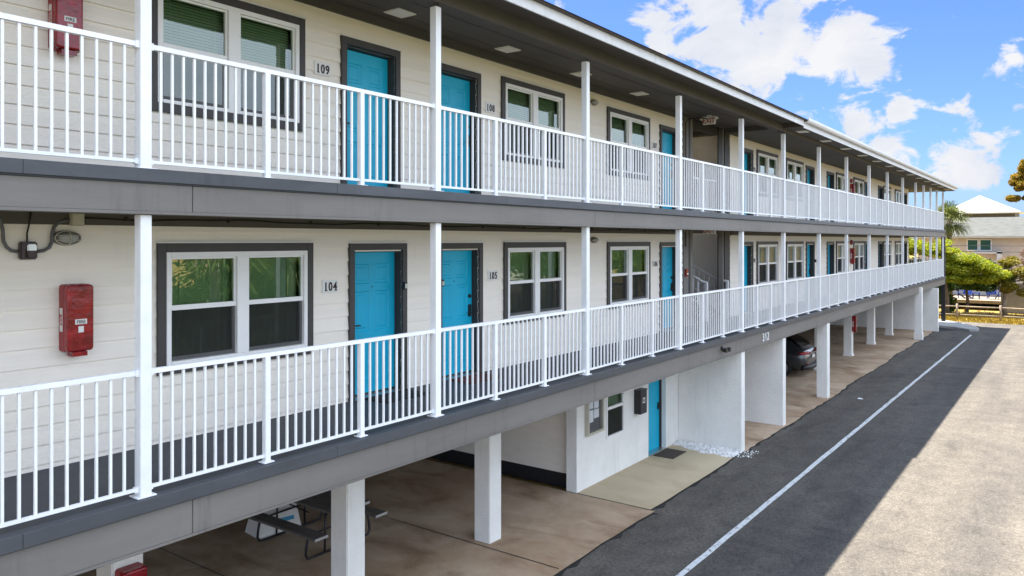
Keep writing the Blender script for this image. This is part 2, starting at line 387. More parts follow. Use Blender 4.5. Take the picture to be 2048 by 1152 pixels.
# roof: soffits, eave beam, white fascia, low hip roof above
ZS_N, ZS_F, YE, XR, XSTEP = 8.27, 8.14, 5.87, 54.05, 21.3
s = MB()
s.box(XL, XSTEP, YE+.03, 8.9, ZS_N, ZS_N+.05); s.box(XSTEP+.01, XR-.03, YE+.03, 16.5, ZS_F, ZS_F+.05); s.box(XSTEP-.012, XSTEP+.008, YE+.03, 12.0, ZS_F, ZS_N+.04)
s.box(XL, XSTEP-.02, 8.91, 16.5, ZS_N, ZS_N+.05)
s.build('roof_soffit', M['soffit'], B)
g = MB()
for k in range(1, 6): pass
g.box(XL, XSTEP-.02, 7.165, 7.185, ZS_N-.006, ZS_N-.001); g.box(XL, XSTEP-.02, 7.70, 7.715, ZS_N-.006, ZS_N-.001); g.build('soffit_batten', M['trim'], B)
b = MB(); b.box(XL, XSTEP-.02, 6.42, 6.60, 8.06, ZS_N-.002); b.box(XSTEP+.02, XE, 6.42, 6.58, 8.055, ZS_F-.002); b.build('eave_beam', M['soffit'], B)
f = MB(); f.box(XL, XSTEP, YE-.0, YE+.025, 8.155, 8.30); f.build('fascia', M['palewhite'], B)
f = MB(); f.box(XSTEP+.005, XR, YE-.0, YE+.025, 8.105, 8.235); f.box(XR-.025, XR, YE+.03, 16.5, 8.105, 8.235); f.build('fascia', M['palewhite'], B)
f = MB()                                             # open gutter profile above the far fascia
prof = [(YE+.02,8.24),(YE-.10,8.25),(YE-.125,8.30),(YE-.12,8.37),(YE-.105,8.37),(YE-.105,8.31),(YE-.09,8.27),(YE+.02,8.262)]
n = len(prof)
f.v = [(XSTEP+.02,p[0],p[1]) for p in prof]+[(XR+.08,p[0],p[1]) for p in prof]
f.f = [tuple(range(n))[::-1], tuple(range(n,2*n))]+[(i,(i+1)%n,n+(i+1)%n,n+i) for i in range(n)]
f.build('gutter', M['palewhite'], B)
r = MB()
zr = 10.1; x0, x1 = XL-6, XR+.1; y0, y1 = YE-.08, 17.6; ym = (y0+y1)/2; ze = 8.325
r.quad((x0,y0,ze),(x1,y0,ze),(x1-7,ym,zr),(x0+7,ym,zr)); r.quad((x1,y1,ze),(x0,y1,ze),(x0+7,ym,zr),(x1-7,ym,zr))
r.poly([(x1,y0,ze),(x1,y1,ze),(x1-7,ym,zr)]); r.poly([(x0,y1,ze),(x0,y0,ze),(x0+7,ym,zr)]); r.quad((x0,y0,ze-.02),(x0,y1,ze-.02),(x1,y1,ze-.02),(x1,y0,ze-.02))
r.build('roof', M['roof'], B)
r = MB(); r.box(XL, XSTEP+.3, YE-.06, YE+.02, 8.302, 8.322); r.build('roof_edge', M['trim'], B)

# ------------------------------------------------------------------ posts and railings
def post_mesh(z0, z1):
    m = MB(); m.box(-.05,.05,-.05,.05,z0,z1); m.box(-.085,.085,-.075,.075,z0,z0+.012); return m.mesh('balcony_post', M['white'], bevel=.003)
pm1 = post_mesh(Z1+.003, 5.30); pm2 = post_mesh(Z2+.003, 8.015)
for X in POSTX:
    put('balcony_post', pm1, B, (X, YP, 0)); p2 = put('balcony_post', pm2, B, (X, YP, 0))
st = MB()
for X in POSTX: st.box(X-.008, X+.008, YP-.05, YP-.03, 8.016, 8.054)
st.build('post_bracket', M['trim'], B)
m = MB(); m.box(-.03,.03,-.03,.03,0,1.06); m.box(-.06,.06,-.055,.055,0,.012); rp = m.mesh('railing_post', M['white'], bevel=.003)
m = MB(); m.box(-.0105,.0105,-.0105,.0105,.07,1.045); bal = m.mesh('baluster', M['white'])
rest = MB(); nbal = 0; jobs = []
for bi in range(len(POSTX)-1):
    a, c = POSTX[bi], POSTX[bi+1]
    k = 3 if c-a > 3 else 2
    cuts = [a+(c-a)*i/k for i in range(k+1)]
    for fl, zd in ((1,Z1),(2,Z2)):
        for i in range(1, k): put('railing_post', rp, B, (cuts[i], YP, zd+.003))
        for i in range(k):
            l = cuts[i] + (.05 if i == 0 else .03); r = cuts[i+1] - (.05 if i == k-1 else .03)
            panel = bpy.data.objects.new('railing_panel', None); COL.objects.link(panel); panel.parent = B; panel.location = (0,0,zd+.003); panel.empty_display_size = .1
            m = MB(); tl, tr = (l if i == 0 else cuts[i]+.0005), (r if i == k-1 else cuts[i+1]-.0005)
            m.box(tl, tr, YP-.023, YP+.023, 1.05, 1.092)
            if i == 0: m.box(l, l+.03, YP-.03, YP+.03, 1.04, 1.10)
            if i == k-1: m.box(r-.03, r, YP-.03, YP+.03, 1.04, 1.10)
            m.build('top_rail', M['white'], panel)
            m = MB(); m.box(l, r, YP-.014, YP+.014, .055, .083)
            if i == 0: m.box(l, l+.03, YP-.02, YP+.02, .045, .092)
            if i == k-1: m.box(r-.03, r, YP-.02, YP+.02, .045, .092)
            m.build('bottom_rail', M['white'], panel)
            jobs.append((l, r, zd, panel))
for l, r, zd, panel in sorted(jobs, key=lambda j: (j[0] < 1.2, j[0])):
    n = max(2, round((r-l)/.1105))
    for q in range(1, n):
        X = l+(r-l)*q/n
        if X > 2.3 and nbal < 100: put('baluster', bal, panel, (X, YP, 0)); nbal += 1
        else: rest.box(X-.0105, X+.0105, YP-.0105, YP+.0105, zd+.083, zd+1.05)
# end railing returning along the far side of each deck
for zd in (Z1, Z2):
    panel = bpy.data.objects.new('railing_panel', None); COL.objects.link(panel); panel.parent = B
    m = MB(); m.box(XE-.28,XE-.235,6.57,15.4,zd+1.05,zd+1.092); m.build('top_rail', M['white'], panel)
    m = MB(); m.box(XE-.27,XE-.24,6.57,15.4,zd+.058,zd+.086); m.build('bottom_rail', M['white'], panel)
    y = 6.68
    while y < 15.3: rest.box(XE-.266,XE-.245,y-.0105,y+.0105,zd+.08,zd+1.05); y += .1105
tag(rest.build('balusters', M['white'], B), kind='stuff')
m = MB(); m.box(XE+.08,XE+.30,6.42,6.64,0,5.62); m.build('corner_post', M['dark_post'], B)

# ------------------------------------------------------------------ doors
def door_meshes():
    W_, H_ = .91, 2.03
    mb = MB()
    xs = [0,.115,.40,.51,.795,.91]; zs = [0,.23,.76,.90,1.47,1.58,1.86,2.03]
    for i in range(5):
        for j in range(7):
            a,b,c,d = xs[i],xs[i+1],zs[j],zs[j+1]
            if i in (1,3) and j in (1,3,5):
                r1, r2, r3 = .012, .045, .058
                def ring(o, y): return [(a+o,y,c+o),(b-o,y,c+o),(b-o,y,d-o),(a+o,y,d-o)]
                L = [ring(0,0), ring(r1,.010), ring(r2,.010), ring(r3,.003)]
                for p, q in zip(L, L[1:]):
                    for k in range(4): mb.quad(p[k], p[(k+1)%4], q[(k+1)%4], q[k])
                mb.quad(*L[-1])
            else: mb.quad((a,0,c),(b,0,c),(b,0,d),(a,0,d))
    mb.quad((0,0,0),(0,0,H_),(0,.04,H_),(0,.04,0)); mb.quad((W_,0,0),(W_,.04,0),(W_,.04,H_),(W_,0,H_)); mb.quad((0,.04,0),(0,.04,H_),(W_,.04,H_),(W_,.04,0)); mb.quad((0,0,H_),(W_,0,H_),(W_,.04,H_),(0,.04,H_))
    slab = mb.mesh('door', M['door'], fix=False)
    fr = MB(); t = .095; o = .012
    fr.box(-t-o,-o,-.165,-.10,-.01,H_+.03); fr.box(W_+o,W_+o+t,-.165,-.10,-.01,H_+.03); fr.box(-t-o,W_+o+t,-.165,-.10,H_+.031,H_+.125)
    fr.box(-o-.02,-o,-.102,.06,-.01,H_+.03); fr.box(W_+o,W_+o+.02,-.102,.06,-.01,H_+.03); fr.box(-o,W_+o,-.102,.06,H_+.012,H_+.03)
    frame = fr.mesh('door_frame', M['trim'], bevel=.003)
    dc = MB(); dc.box(-t-o-.01,W_+o+t+.01,-.175,-.11,H_+.127,H_+.138); cap = dc.mesh('drip_cap', M['vinyl'])
    th = MB(); th.box(-o+.001,W_+o-.001,-.16,.03,-.015,.0); thr = th.mesh('threshold', M['chrome'])
    sw = MB(); sw.box(-.0,W_,-.004,-.0005,0.0,.025); swp = sw.mesh('door_sweep', M['black'])
    return slab, frame, cap, thr, swp
DM = door_meshes()
def handle_mesh(side):
    m = MB(); x = .065 if side == 'L' else .845; d = 1 if side == 'L' else -1
    m.box(x-.03,x+.03,-.022,-.001,.93,1.13); m.tube([(x,-.02,1.0),(x,-.06,1.0),(x+d*.11,-.065,1.0)], .011); return m.mesh('handle', M['black'], bevel=.0)
def bolt_mesh(side):
    m = MB(); x = .065 if side == 'L' else .845
    m.lathe((x,-.001,1.27),[(.032,0),(.032,.02),(.02,.03)],12,'y'); return m.mesh('deadbolt', M['black'])
HM = {s: handle_mesh(s) for s in 'LR'}; BM = {s: bolt_mesh(s) for s in 'LR'}
m = MB(); m.lathe((.455,-.001,1.53),[(.011,0),(.011,.006)],10,'y'); PH = m.mesh('peephole', M['black'])
def door(x0, x1, zd, hand, sweep=True):
    o = put('door', DM[0], B, (x0+(x1-x0-.91)/2, YW+.12, zd+.015))
    put('door_frame', DM[1], o); put('drip_cap', DM[2], o); put('threshold', DM[3], o); put('door_sweep', DM[4], o)
    hs = 'L' if hand == 'R' else 'R'
    put('handle', HM[hs], o); put('deadbolt', BM[hs], o); put('peephole', PH, o)
    return o
# ------------------------------------------------------------------ windows
def window_parts(W_, H_):
    """local origin at lower left outer corner of the dark trim"""
    t, fw, mu, ra = .10, .055, .16, .055
    tr = MB(); tr.box(0,t,-.045,-.014,0,H_); tr.box(W_-t,W_,-.045,-.014,0,H_); tr.box(t+.001,W_-t-.001,-.045,-.014,0,t); tr.box(t+.001,W_-t-.001,-.045,-.014,H_-t,H_)
    cap = MB(); cap.box(-.012,W_+.012,-.055,-.014,H_+.002,H_+.014)
    fr = MB(); a, b, c, d = t, W_-t, t, H_-t; xm = W_/2; zm = c+(d-c)*.505
    y0, y1 = -.052, .05
    fr.box(a,a+fw,y0,y1,c,d); fr.box(b-fw,b,y0,y1,c,d); fr.box(a+fw+.001,b-fw-.001,y0,y1,d-fw,d); fr.box(a+fw+.001,b-fw-.001,y0-.006,y1,c,c+fw*.7)
    fr.box(xm-mu/2,xm+mu/2,y0-.003,y1,c+fw*.7+.001,d-fw-.001)
    sa = MB(); gl = MB(); sc = MB()
    for l, r in ((a+fw+.001,xm-mu/2-.001),(xm+mu/2+.001,b-fw-.001)):
        sa.box(l,r,-.03,.03,zm-ra/2,zm+ra/2)
        sa.box(l,l+.022,-.022,.03,zm+ra/2+.001,d-fw-.001); sa.box(r-.022,r,-.022,.03,zm+ra/2+.001,d-fw-.001); sa.box(l+.023,r-.023,-.022,.03,d-fw-.024,d-fw-.002)
        sa.box(l,l+.03,-.005,.03,c+fw*.7+.002,zm-ra/2-.001); sa.box(r-.03,r,-.005,.03,c+fw*.7+.002,zm-ra/2-.001); sa.box(l+.031,r-.031,-.005,.03,c+fw*.7+.002,c+fw*.7+.045)
        gl.quad((l+.02,-.002,zm+ra/2),(r-.02,-.002,zm+ra/2),(r-.02,-.002,d-fw-.02),(l+.02,-.002,d-fw-.02))
        gl.quad((l+.02,.012,c+fw*.7+.03),(r-.02,.012,c+fw*.7+.03),(r-.02,.012,zm-ra/2+.01),(l+.02,.012,zm-ra/2+.01))
        sc.quad((l+.004,-.012,c+fw*.7+.004),(r-.004,-.012,c+fw*.7+.004),(r-.004,-.012,zm-ra/2+.001),(l+.004,-.012,zm-ra/2+.001))
    bl = MB(); z = c+.06
    while z < d-.03:
        for l, r in ((a+fw+.01,xm-.03),(xm+.03,b-fw-.01)): bl.quad((l,.085,z),(r,.085,z),(r,.112,z+.037),(l,.112,z+.037))
        z += .034
    for l, r in ((a+fw+.01,xm-.03),(xm+.03,b-fw-.01)):
        for q in (.18,.82): bl.box(l+(r-l)*q-.004, l+(r-l)*q+.004, .078,.082,c+.05,d-.03)
    bk = MB(); bk.box(a-.02,b+.02,.16,.17,c-.02,d+.02)
    return dict(trim=tr.mesh('window_trim', M['trim'], bevel=.003), cap=cap.mesh('drip_cap', M['vinyl']), frame=fr.mesh('window', M['vinyl'], bevel=.003), sash=sa.mesh('sash', M['vinyl'], bevel=.002),
                pane=gl.mesh('pane', M['glass']), screen=sc.mesh('insect_screen', M['screen']), blind=bl.mesh('blind', M['blind'], fix=False), back=bk.mesh('window_backing', M['room']))
WC = {}
def window(x0, x1, fl):
    z0, z1 = WIN_H[fl]; key = (round(x1-x0,3), round(z1-z0,3))
    if key not in WC: WC[key] = window_parts(x1-x0, z1-z0)
    P = WC[key]; o = put('window', P['frame'], B, (x0, YW, z0))
    for nm, k in (('window_trim','trim'),('drip_cap','cap'),('sash','sash'),('pane','pane'),('insect_screen','screen'),('blind','blind'),('window_backing','back')): put(nm, P[k], o)
    return o
for fl, ops in ((1, OPEN1+FAR), (2, OPEN2+FAR)):
    for o in ops:
        if o[0] == 'd': door(o[1], o[2], [Z1,Z2][fl-1], o[3])
        else: window(o[1], o[2], fl)

# ------------------------------------------------------------------ carport level
def column(x, y, base=0):
    m = MB(); m.box(x,x+.33,y,y+.33,0.0,2.68)
    if base: m.box(x-.03,x+.36,y-.03,y+.36,0.0,base)
    return m.build('carport_column', M['stucco'], B, bevel=.012)
for x in (.95, 3.90, 7.02, 10.13): column(x, 7.87)
for x in (31.2, 35.9, 40.55, 45.1): column(x, 7.88, .10)
column(25.92, 6.42); column(43.95, 6.30, .38)
for x in (7.02, 10.13, 31.2, 40.55): column(x, 12.6)
def wallbox(*b):
    m = MB(); m.box(*b); return m.build('carport_wall', M['stucco'], B, bevel=.01)
wallbox(18.08,18.32,6.43,YW-.002,0,2.412); wallbox(21.32,21.58,6.43,14.5,0,2.412); wallbox(48.62,48.9,6.16,15.4,0,2.412)
# office front, with its door and window cut out
OD, OW = (16.42,17.36,0,2.06), (14.38,15.16,.86,1.97)
m = MB()
xs = [13.20,OW[0],OW[1],OD[0],OD[1],18.30]
m.box(13.20,OW[0],YW,YW+.24,0,2.68); m.box(OW[0],OW[1],YW,YW+.24,0,OW[2]); m.box(OW[0],OW[1],YW,YW+.24,OW[3],2.68); m.box(OW[1],OD[0],YW,YW+.24,0,2.68); m.box(OD[0],OD[1],YW,YW+.24,OD[3],2.68); m.box(OD[1],18.30,YW,YW+.24,0,2.68)
m.build('office_wall', M['stucco'], B)
m = MB(); siding_wall(m, 0, 6.6, .30, 2.68, 0, [], .30, .21); o = m.build('office_wall', M['siding'], B, (13.42,14.9,0), fix=False); o.rotation_euler = (0,0,R(-90))
m = MB(); m.box(13.405,13.44,8.30,14.9,0,.30); m.build('office_base', M['black'], B)
m = MB(); m.box(13.45,18.3,14.7,14.9,0,2.68); m.box(XL,13.4,14.95,15.15,0,2.68); m.box(21.6,48.6,15.2,15.4,0,2.68); m.build('carport_wall', M['stucco'], B)
m = MB(); m.box(0,.90,0,.04,0,2.03); od = m.build('door', M['door'], B, (16.44,YW+.17,.035), bevel=.003); od['label'] = 'plain flush turquoise office door'
m = MB(); m.box(-.019,.0,-.168,.04,-.01,2.02); m.box(.90,.955-.03,-.06,.04,-.01,2.02); m.box(-.0,.9,-.06,.04,2.032,2.06); m.build('door_frame', M['trim'], od, bevel=.002)
m = MB(); m.box(-.01,.915,-.16,.03,-.025,-.004); m.build('threshold', M['chrome'], od)
m = MB(); m.box(.8,.86,-.02,-.001,.93,1.1); m.tube([(.83,-.02,1.0),(.83,-.06,1.0),(.73,-.065,1.0)],.011); m.build('handle', M['black'], od)
# office sash window
m = MB(); a,b,c,d = 0,.78,0,1.11
m.box(0,.04,-.03,.06,0,d); m.box(b-.04,b,-.03,.06,0,d); m.box(.041,b-.041,-.03,.06,0,.05); m.box(.041,b-.041,-.03,.06,d-.045,d); m.box(.041,b-.041,-.02,.05,.60,.66)
ow = m.build('window', M['vinyl'], B, (14.38,YW-.003,.86), bevel=.003)
m = MB(); m.quad((.03,.02,.04),(b-.03,.02,.04),(b-.03,.02,d-.04),(.03,.02,d-.04)); m.build('pane', M['glass'], ow)
m = MB(); m.quad((.04,.0,.05),(b-.04,.0,.05),(b-.04,.0,.60),(.04,.0,.60)); m.build('insect_screen', M['screen'], ow)
m = MB(); z = .05
while z < d-.05: m.quad((.04,.085,z),(b-.04,.085,z),(b-.04,.108,z+.03),(.04,.108,z+.03)); z += .034
m.build('blind', M['blind'], ow, fix=False)
m = MB(); m.box(.0,b,.15,.16,0,d); m.build('window_backing', M['room'], ow)
m = MB(); m.box(.69,.75,-.036,-.031,.70,.82); m.build('window_sticker', M['paper'], ow)

# stair recess: steel posts, two flights, white handrails
m = MB(); m.box(20.74,21.05,YW-.02,YW+.01,Z1,8.24); m.build('stair_post', M['dark_post'], B)
m = MB(); m.box(21.22,21.56,YW-.02,YW+.01,Z1,8.24); m.build('stair_post', M['dark_post'], B)
m = MB(); m.box(18.345,18.64,YW-.035,YW+.12,Z1,8.24); m.build('stair_post', M['beam'], B)
m = MB(); m.box(18.66,18.78,YW-.02,YW+.1,Z1,8.24); m.build('stair_post', M['dark_post'], B)
m = MB(); m.box(18.80,18.95,YW-.02,YW+.08,Z1,8.24); m.build('stair_post', M['beam'], B)
m = MB(); m.box(18.96,20.735,YW,YW+.12,5.27,5.40); m.build('stair_lintel', M['soffit'], B); m = MB(); m.box(18.96,20.735,YW,YW+.12,8.02,8.24); m.build('stair_lintel', M['dark_post'], B); m = MB(); m.box(21.06,21.21,YW+.0,YW+.02,Z1,8.24); m.build('stair_post', M['beam'], B)
stair = MB()
for i in range(9):
    z = Z1+.157*(i+1); stair.box(20.05,21.60,YW+.35+.26*i,YW+.35+.26*(i+1)+.02,z-.05,z)
    z = Z1+1.41+.157*(i+1); stair.box(18.40,19.9,YW+.35+.26*(9-i)-.28,YW+.35+.26*(9-i),z-.05,z)
stair.box(18.4,21.6,YW+.36+.26*9,12.35,Z1+1.36,Z1+1.41)
so = stair.build('staircase', M['tread'], B)
for x in (20.03,21.58): m = MB(); m.obox((x,YW+.30,Z1+.0),(x,YW+.35+.26*9,Z1+1.30),.04,.24); m.build('stringer', M['dark_post'], so)
for x in (18.42,19.93): m = MB(); m.obox((x,YW+.30,Z2-.05),(x,YW+.35+.26*9,Z1+1.36),.04,.26); m.build('stringer', M['dark_post'], so)
for x in (20.06, 21.22):
    m = MB(); e = YW-.10 if x > 21 else YW+.05
    m.tube([(x,e,Z1+1.06),(x,YW+.15,Z1+1.08),(x,YW+.35+.26*9,Z1+2.38)],.034); m.tube([(x,YW+.1,Z1+.42),(x,YW+.35+.26*9,Z1+1.72)],.028); m.box(x-.028,x+.028,e-.03,e+.03,Z1+.0,Z1+1.08)
    for k in range(16):
        y = YW+.30+k*.15; zz = Z1+1.08+(y-YW-.15)*.52; m.box(x-.015,x+.015,y-.015,y+.015,zz-.72,zz-.01)
    m.build('handrail', M['white'], so)
m = MB(); m.box(18.95,20.7,YW+.02,YW+.06,Z2+1.02,Z2+1.06)
for k in range(14): m.box(18.98+k*.12,19.0+k*.12,YW+.03,YW+.05,Z2+.05,Z2+1.02)
m.build('handrail', M['white'], so)

# ------------------------------------------------------------------ ground
def plane(name, mat, pts, z, kind='structure'):
    m = MB(); m.poly([(x,y,z) for x, y in pts]); return tag(m.build(name, mat), kind=kind)
plane('ground', M['ground'], [(-900,-900),(1500,-900),(1500,900),(-900,900)], -.05)
plane('rear_bounce_slab', M['entry'], [(5,15.95),(48,15.95),(48,30),(5,30)], -.01)  # unseen pale ground added behind the building to bounce light into the stair recess
plane('lawn', M['lawn'], [(-60,-60),(55.4,-60),(55.4,-8.25),(-60,-8.25)], -.02)
plane('parking_lot', M['asphalt'], [(-60,-8.2),(55.5,-8.2),(55.5,-60),(62,-60),(55.5,-20),(55.5,60),(49.2,60),(49.2,8),(48.5,6.9),(-60,6.9)], 0)
rng = random.Random(3)
def edge(x0, x1, y, amp, step=.22):
    out = []; x = x0; w = 0
    while x < x1: w = .75*w+rng.uniform(-amp,amp); out.append((x, y+w+.03*math.sin(x*.7))); x += step*rng.uniform(.6,1.4)
    return out
e1 = edge(-20, 13.2, 6.34, .012); e2 = edge(13.2, 17.5, 6.43, .006); e3 = edge(18.2, 48.6, 6.36, .035)
m = MB(); m.poly([(x,y,.022) for x,y in e1]+[(13.19,e1[-1][1],.022),(13.19,15,.022),(-20,15,.022)]); tag(m.build('carport_floor', M['slab']), kind='structure')
m = MB(); m.poly([(x,y,.026) for x,y in e2]+[(17.62,6.46,.026),(17.8,8.04,.026),(17.4,8.3,.026),(13.2,8.3,.026)]); tag(m.build('entry_pavement', M['entry']), kind='structure')
m = MB(); m.poly([(x,y,.022) for x,y in e3]+[(48.7,6.4,.022),(48.7,15.4,.022),(18.2,15.4,.022)]); tag(m.build('carport_floor', M['slab']), kind='structure')
sm = MB()
for e_ in (e1, e2, e3):
    pr = None
    for x, y in e_:
        w_ = .015+.09*max(0, rng.gauss(.1,.45)); q = [(x,y-w_,.0035),(x,y+.05,.0035)]
        if pr: sm.quad(pr[0],q[0],q[1],pr[1])
        pr = q
tag(sm.build('pavement_seam', M['seam']), kind='structure')
j = MB()
for x in (-2.8,.4,3.6,6.8,10.0,13.2,24.2,27.6,30.8,34.2,37.6,41.0,44.4): j.quad((x-.010,6.42,.0275),(x+.010,6.42,.0275),(x+.012,15,.0275),(x-.012,15,.0275))
for y in (9.55,): j.quad((21.7,y,.0275),(48.5,y,.0275),(48.5,y+.02,.0275),(21.7,y+.02,.0275))
tag(j.build('floor_joint', M['black']), kind='structure')
ln = MB(); x = -15.0; yl = lambda x: 4.83-.0085*(x-10.7)
pr = None
while x < 48.2:
    w = .052+rng.uniform(-.006,.006); y = yl(x)+rng.uniform(-.006,.006); q = [(x,y-w,.004),(x,y+w,.004)]
    if pr: ln.quad(pr[0],q[0],q[1],pr[1])
    pr = q; x += .5
tag(ln.build('parking_line', M['line']), kind='structure')
# faded older stripe in the sun
# kerb pad at the far end
m = MB(); m.prism([(51.2,6.9),(50.6,5.6),(49.7,4.75),(49.9,4.42),(50.8,4.38),(51.7,4.6),(53.4,5.5),(55.2,7.0),(55.3,15),(51.2,15)][::-1] and [(51.2,15),(51.2,6.9),(50.6,5.6),(49.7,4.75),(49.9,4.42),(50.8,4.38),(51.7,4.6),(53.4,5.5),(55.2,7.0),(55.3,15)], -.02, .13)
tag(m.build('kerb', M['kerb'], bevel=.02), kind='structure')
m = MB(); m.poly([(48.9,6.25,.012),(50.0,5.35,.012),(51.2,6.6,.012),(51.2,15,.012),(48.9,15,.012)]); tag(m.build('soil_strip', M['mat']), kind='structure')
# white pebbles at the office corner
g = MB(); r2 = random.Random(5)
for k in range(2300):
    y = r2.uniform(6.42, 8.02); xa = 17.42+.26*(y-6.4)/1.6+.06*math.sin(y*5)+.04*math.sin(y*13); x = r2.uniform(xa, 18.06); s_ = r2.uniform(.016,.036); z = .02+r2.uniform(0,.06)*min(1,(x-xa)*6+.1)
    n0 = len(g.v); ax, ay, az = s_*r2.uniform(.7,1.3), s_*r2.uniform(.7,1.3), s_*.8; ro = r2.uniform(0,3.1); c_, d_ = math.cos(ro), math.sin(ro)
    g.v += [(x+ax*c_,y+ax*d_,z),(x-ay*d_,y+ay*c_,z),(x-ax*c_,y-ax*d_,z),(x+ay*d_,y-ay*c_,z),(x+ax*.3,y+ay*.2,z+az)]; g.f += [(n0,n0+1,n0+4),(n0+1,n0+2,n0+4),(n0+2,n0+3,n0+4),(n0+3,n0,n0+4)]
for k in range(60):
    x = r2.uniform(17.7,18.5); y = r2.uniform(6.1,6.5); s_ = r2.uniform(.01,.022); n0 = len(g.v); z = .002
    g.v += [(x+s_,y,z),(x,y+s_,z),(x-s_,y,z),(x,y-s_,z),(x,y,z+s_)]; g.f += [(n0,n0+1,n0+4),(n0+1,n0+2,n0+4),(n0+2,n0+3,n0+4),(n0+3,n0,n0+4)]
tag(g.build('gravel', M['stone']), 'strip of white pebbles against the stucco dividing wall beside the office entry', 'gravel', kind='stuff')
m = MB(); m.poly([(17.40,6.42,.014),(18.07,6.42,.014),(18.07,8.04,.014),(17.66,8.04,.014)]); tag(m.build('gravel_bed', M['mat']), kind='structure')
g = MB(); r2 = random.Random(77)
for k in range(260):
    x = r2.uniform(3,50); y = 6.35-abs(r2.gauss(0,.5)) if r2.random() < .7 else r2.uniform(-3,6.2); a = r2.uniform(0,6.28); l = r2.uniform(.012,.04); c_, d_ = math.cos(a)*l, math.sin(a)*l
    g.quad((x-c_,y-d_,.006),(x+d_*.4,y-c_*.4,.012),(x+c_,y+d_,.007),(x-d_*.4,y+c_*.4,.015))
tag(g.build('leaf_litter', M['leaf_dry'], fix=False), 'scattered dry leaf bits on the asphalt along the concrete edge', 'leaf litter', kind='stuff')
# grass by the street
g = MB(); r2 = random.Random(9)
for k in range(16000):
    x = 55.55+abs(r2.gauss(0,3.6)); y = r2.uniform(-6,20); h = r2.uniform(.04,.13); a = r2.uniform(0,6.28); w = r2.uniform(.015,.04)
    g.v += [(x-w*math.cos(a),y-w*math.sin(a),-.05),(x+w*math.cos(a),y+w*math.sin(a),-.05),(x+r2.uniform(-.05,.05),y+r2.uniform(-.05,.05),h)]; n0 = len(g.v)-3; g.f.append((n0,n0+1,n0+2))
tag(g.build('grass', M['blade'], fix=False), 'strip of dry golden grass between the street and the wooden fence', 'grass', kind='stuff')

# ------------------------------------------------------------------ text
def text_mesh(s, h, mat, bold=.0, sx=1.0, depth=.004):
    cu = bpy.data.curves.new('text', 'FONT'); cu.body = s; cu.size = h/.73; cu.align_x = 'CENTER'; cu.offset = bold*h; cu.extrude = depth; cu.fill_mode = 'BOTH'
    o = bpy.data.objects.new('text', cu); COL.objects.link(o); dg = bpy.context.evaluated_depsgraph_get(); dg.update()
    me = bpy.data.meshes.new_from_object(o.evaluated_get(dg)); bpy.data.objects.remove(o)
    for v in me.vertices: v.co = (v.co.x*sx, -v.co.z, v.co.y-h/2)      # stands upright, faces -Y
    me.materials.clear(); me.materials.append(mat); return me
# ------------------------------------------------------------------ room number plates
def number_sign(no, x, z, where):
    t = thing('room_number_sign', (x, YW-.014, z), where, 'sign', 'room number plates beside the doors')
    m = MB(); m.box(-.135,.135,-.008,0,-.085,.085); m.build('plate', M['plate'], t, bevel=.002)
    nm = MB()
    for k_, ch in enumerate(no):
        me = text_mesh(ch, .118, M['num'], .030, .80, .003); c0 = (k_-1)*.078-sum((v.co.x for v in me.vertices))/len(me.vertices)
        xs_ = [v.co.x for v in me.vertices]; c0 = (k_-1)*.078-(min(xs_)+max(xs_))/2; n0 = len(nm.v)
        nm.v += [(v.co.x+c0, v.co.y-.012, v.co.z) for v in me.vertices]; nm.f += [tuple(n0+q for q in p.vertices) for p in me.polygons]
        if ch == '1': nm.box(c0+min(xs_)-.006, c0+max(xs_)+.012, -.0155,-.0095,-.062,-.050)
        if ch == '4': nm.box((k_-1)*.078-.012,(k_-1)*.078+.034,-.0155,-.0095,-.062,-.052)
    nm.build('numerals', M['num'], t, fix=False)
number_sign('104', 6.87, 4.47, 'pale plate reading 104 between the lower double window and turquoise door')
number_sign('109', 6.74, 7.35, 'pale plate reading 109 left of the first upper turquoise door')
number_sign('105', 10.43, 4.485, 'pale plate reading 105 right of the second lower turquoise door')
number_sign('108', 10.36, 7.34, 'pale plate reading 108 right of the second upper turquoise door')
number_sign('106', 16.73, 4.53, 'pale plate reading 106 before the lower door beside the stairs')
number_sign('107', 16.70, 7.33, 'pale plate reading 107 before the upper door beside the stairs')
number_sign('202', 23.70, 7.30, 'small plate of dark numerals by the first upper door past the stairs')
number_sign('201', 23.70, 4.47, 'small faded plate by the first lower door past the stairs')
# 312 on the lower beam
t = thing('house_number', (19.78,6.412,2.62), 'white numerals 312 fixed on the lower taupe beam above the carport', 'sign')
for i, ch in enumerate('312'): put('numeral', text_mesh(ch, .215, M['white'], -.004, .95, .008), t, ((i-1)*.185,-.010,0))

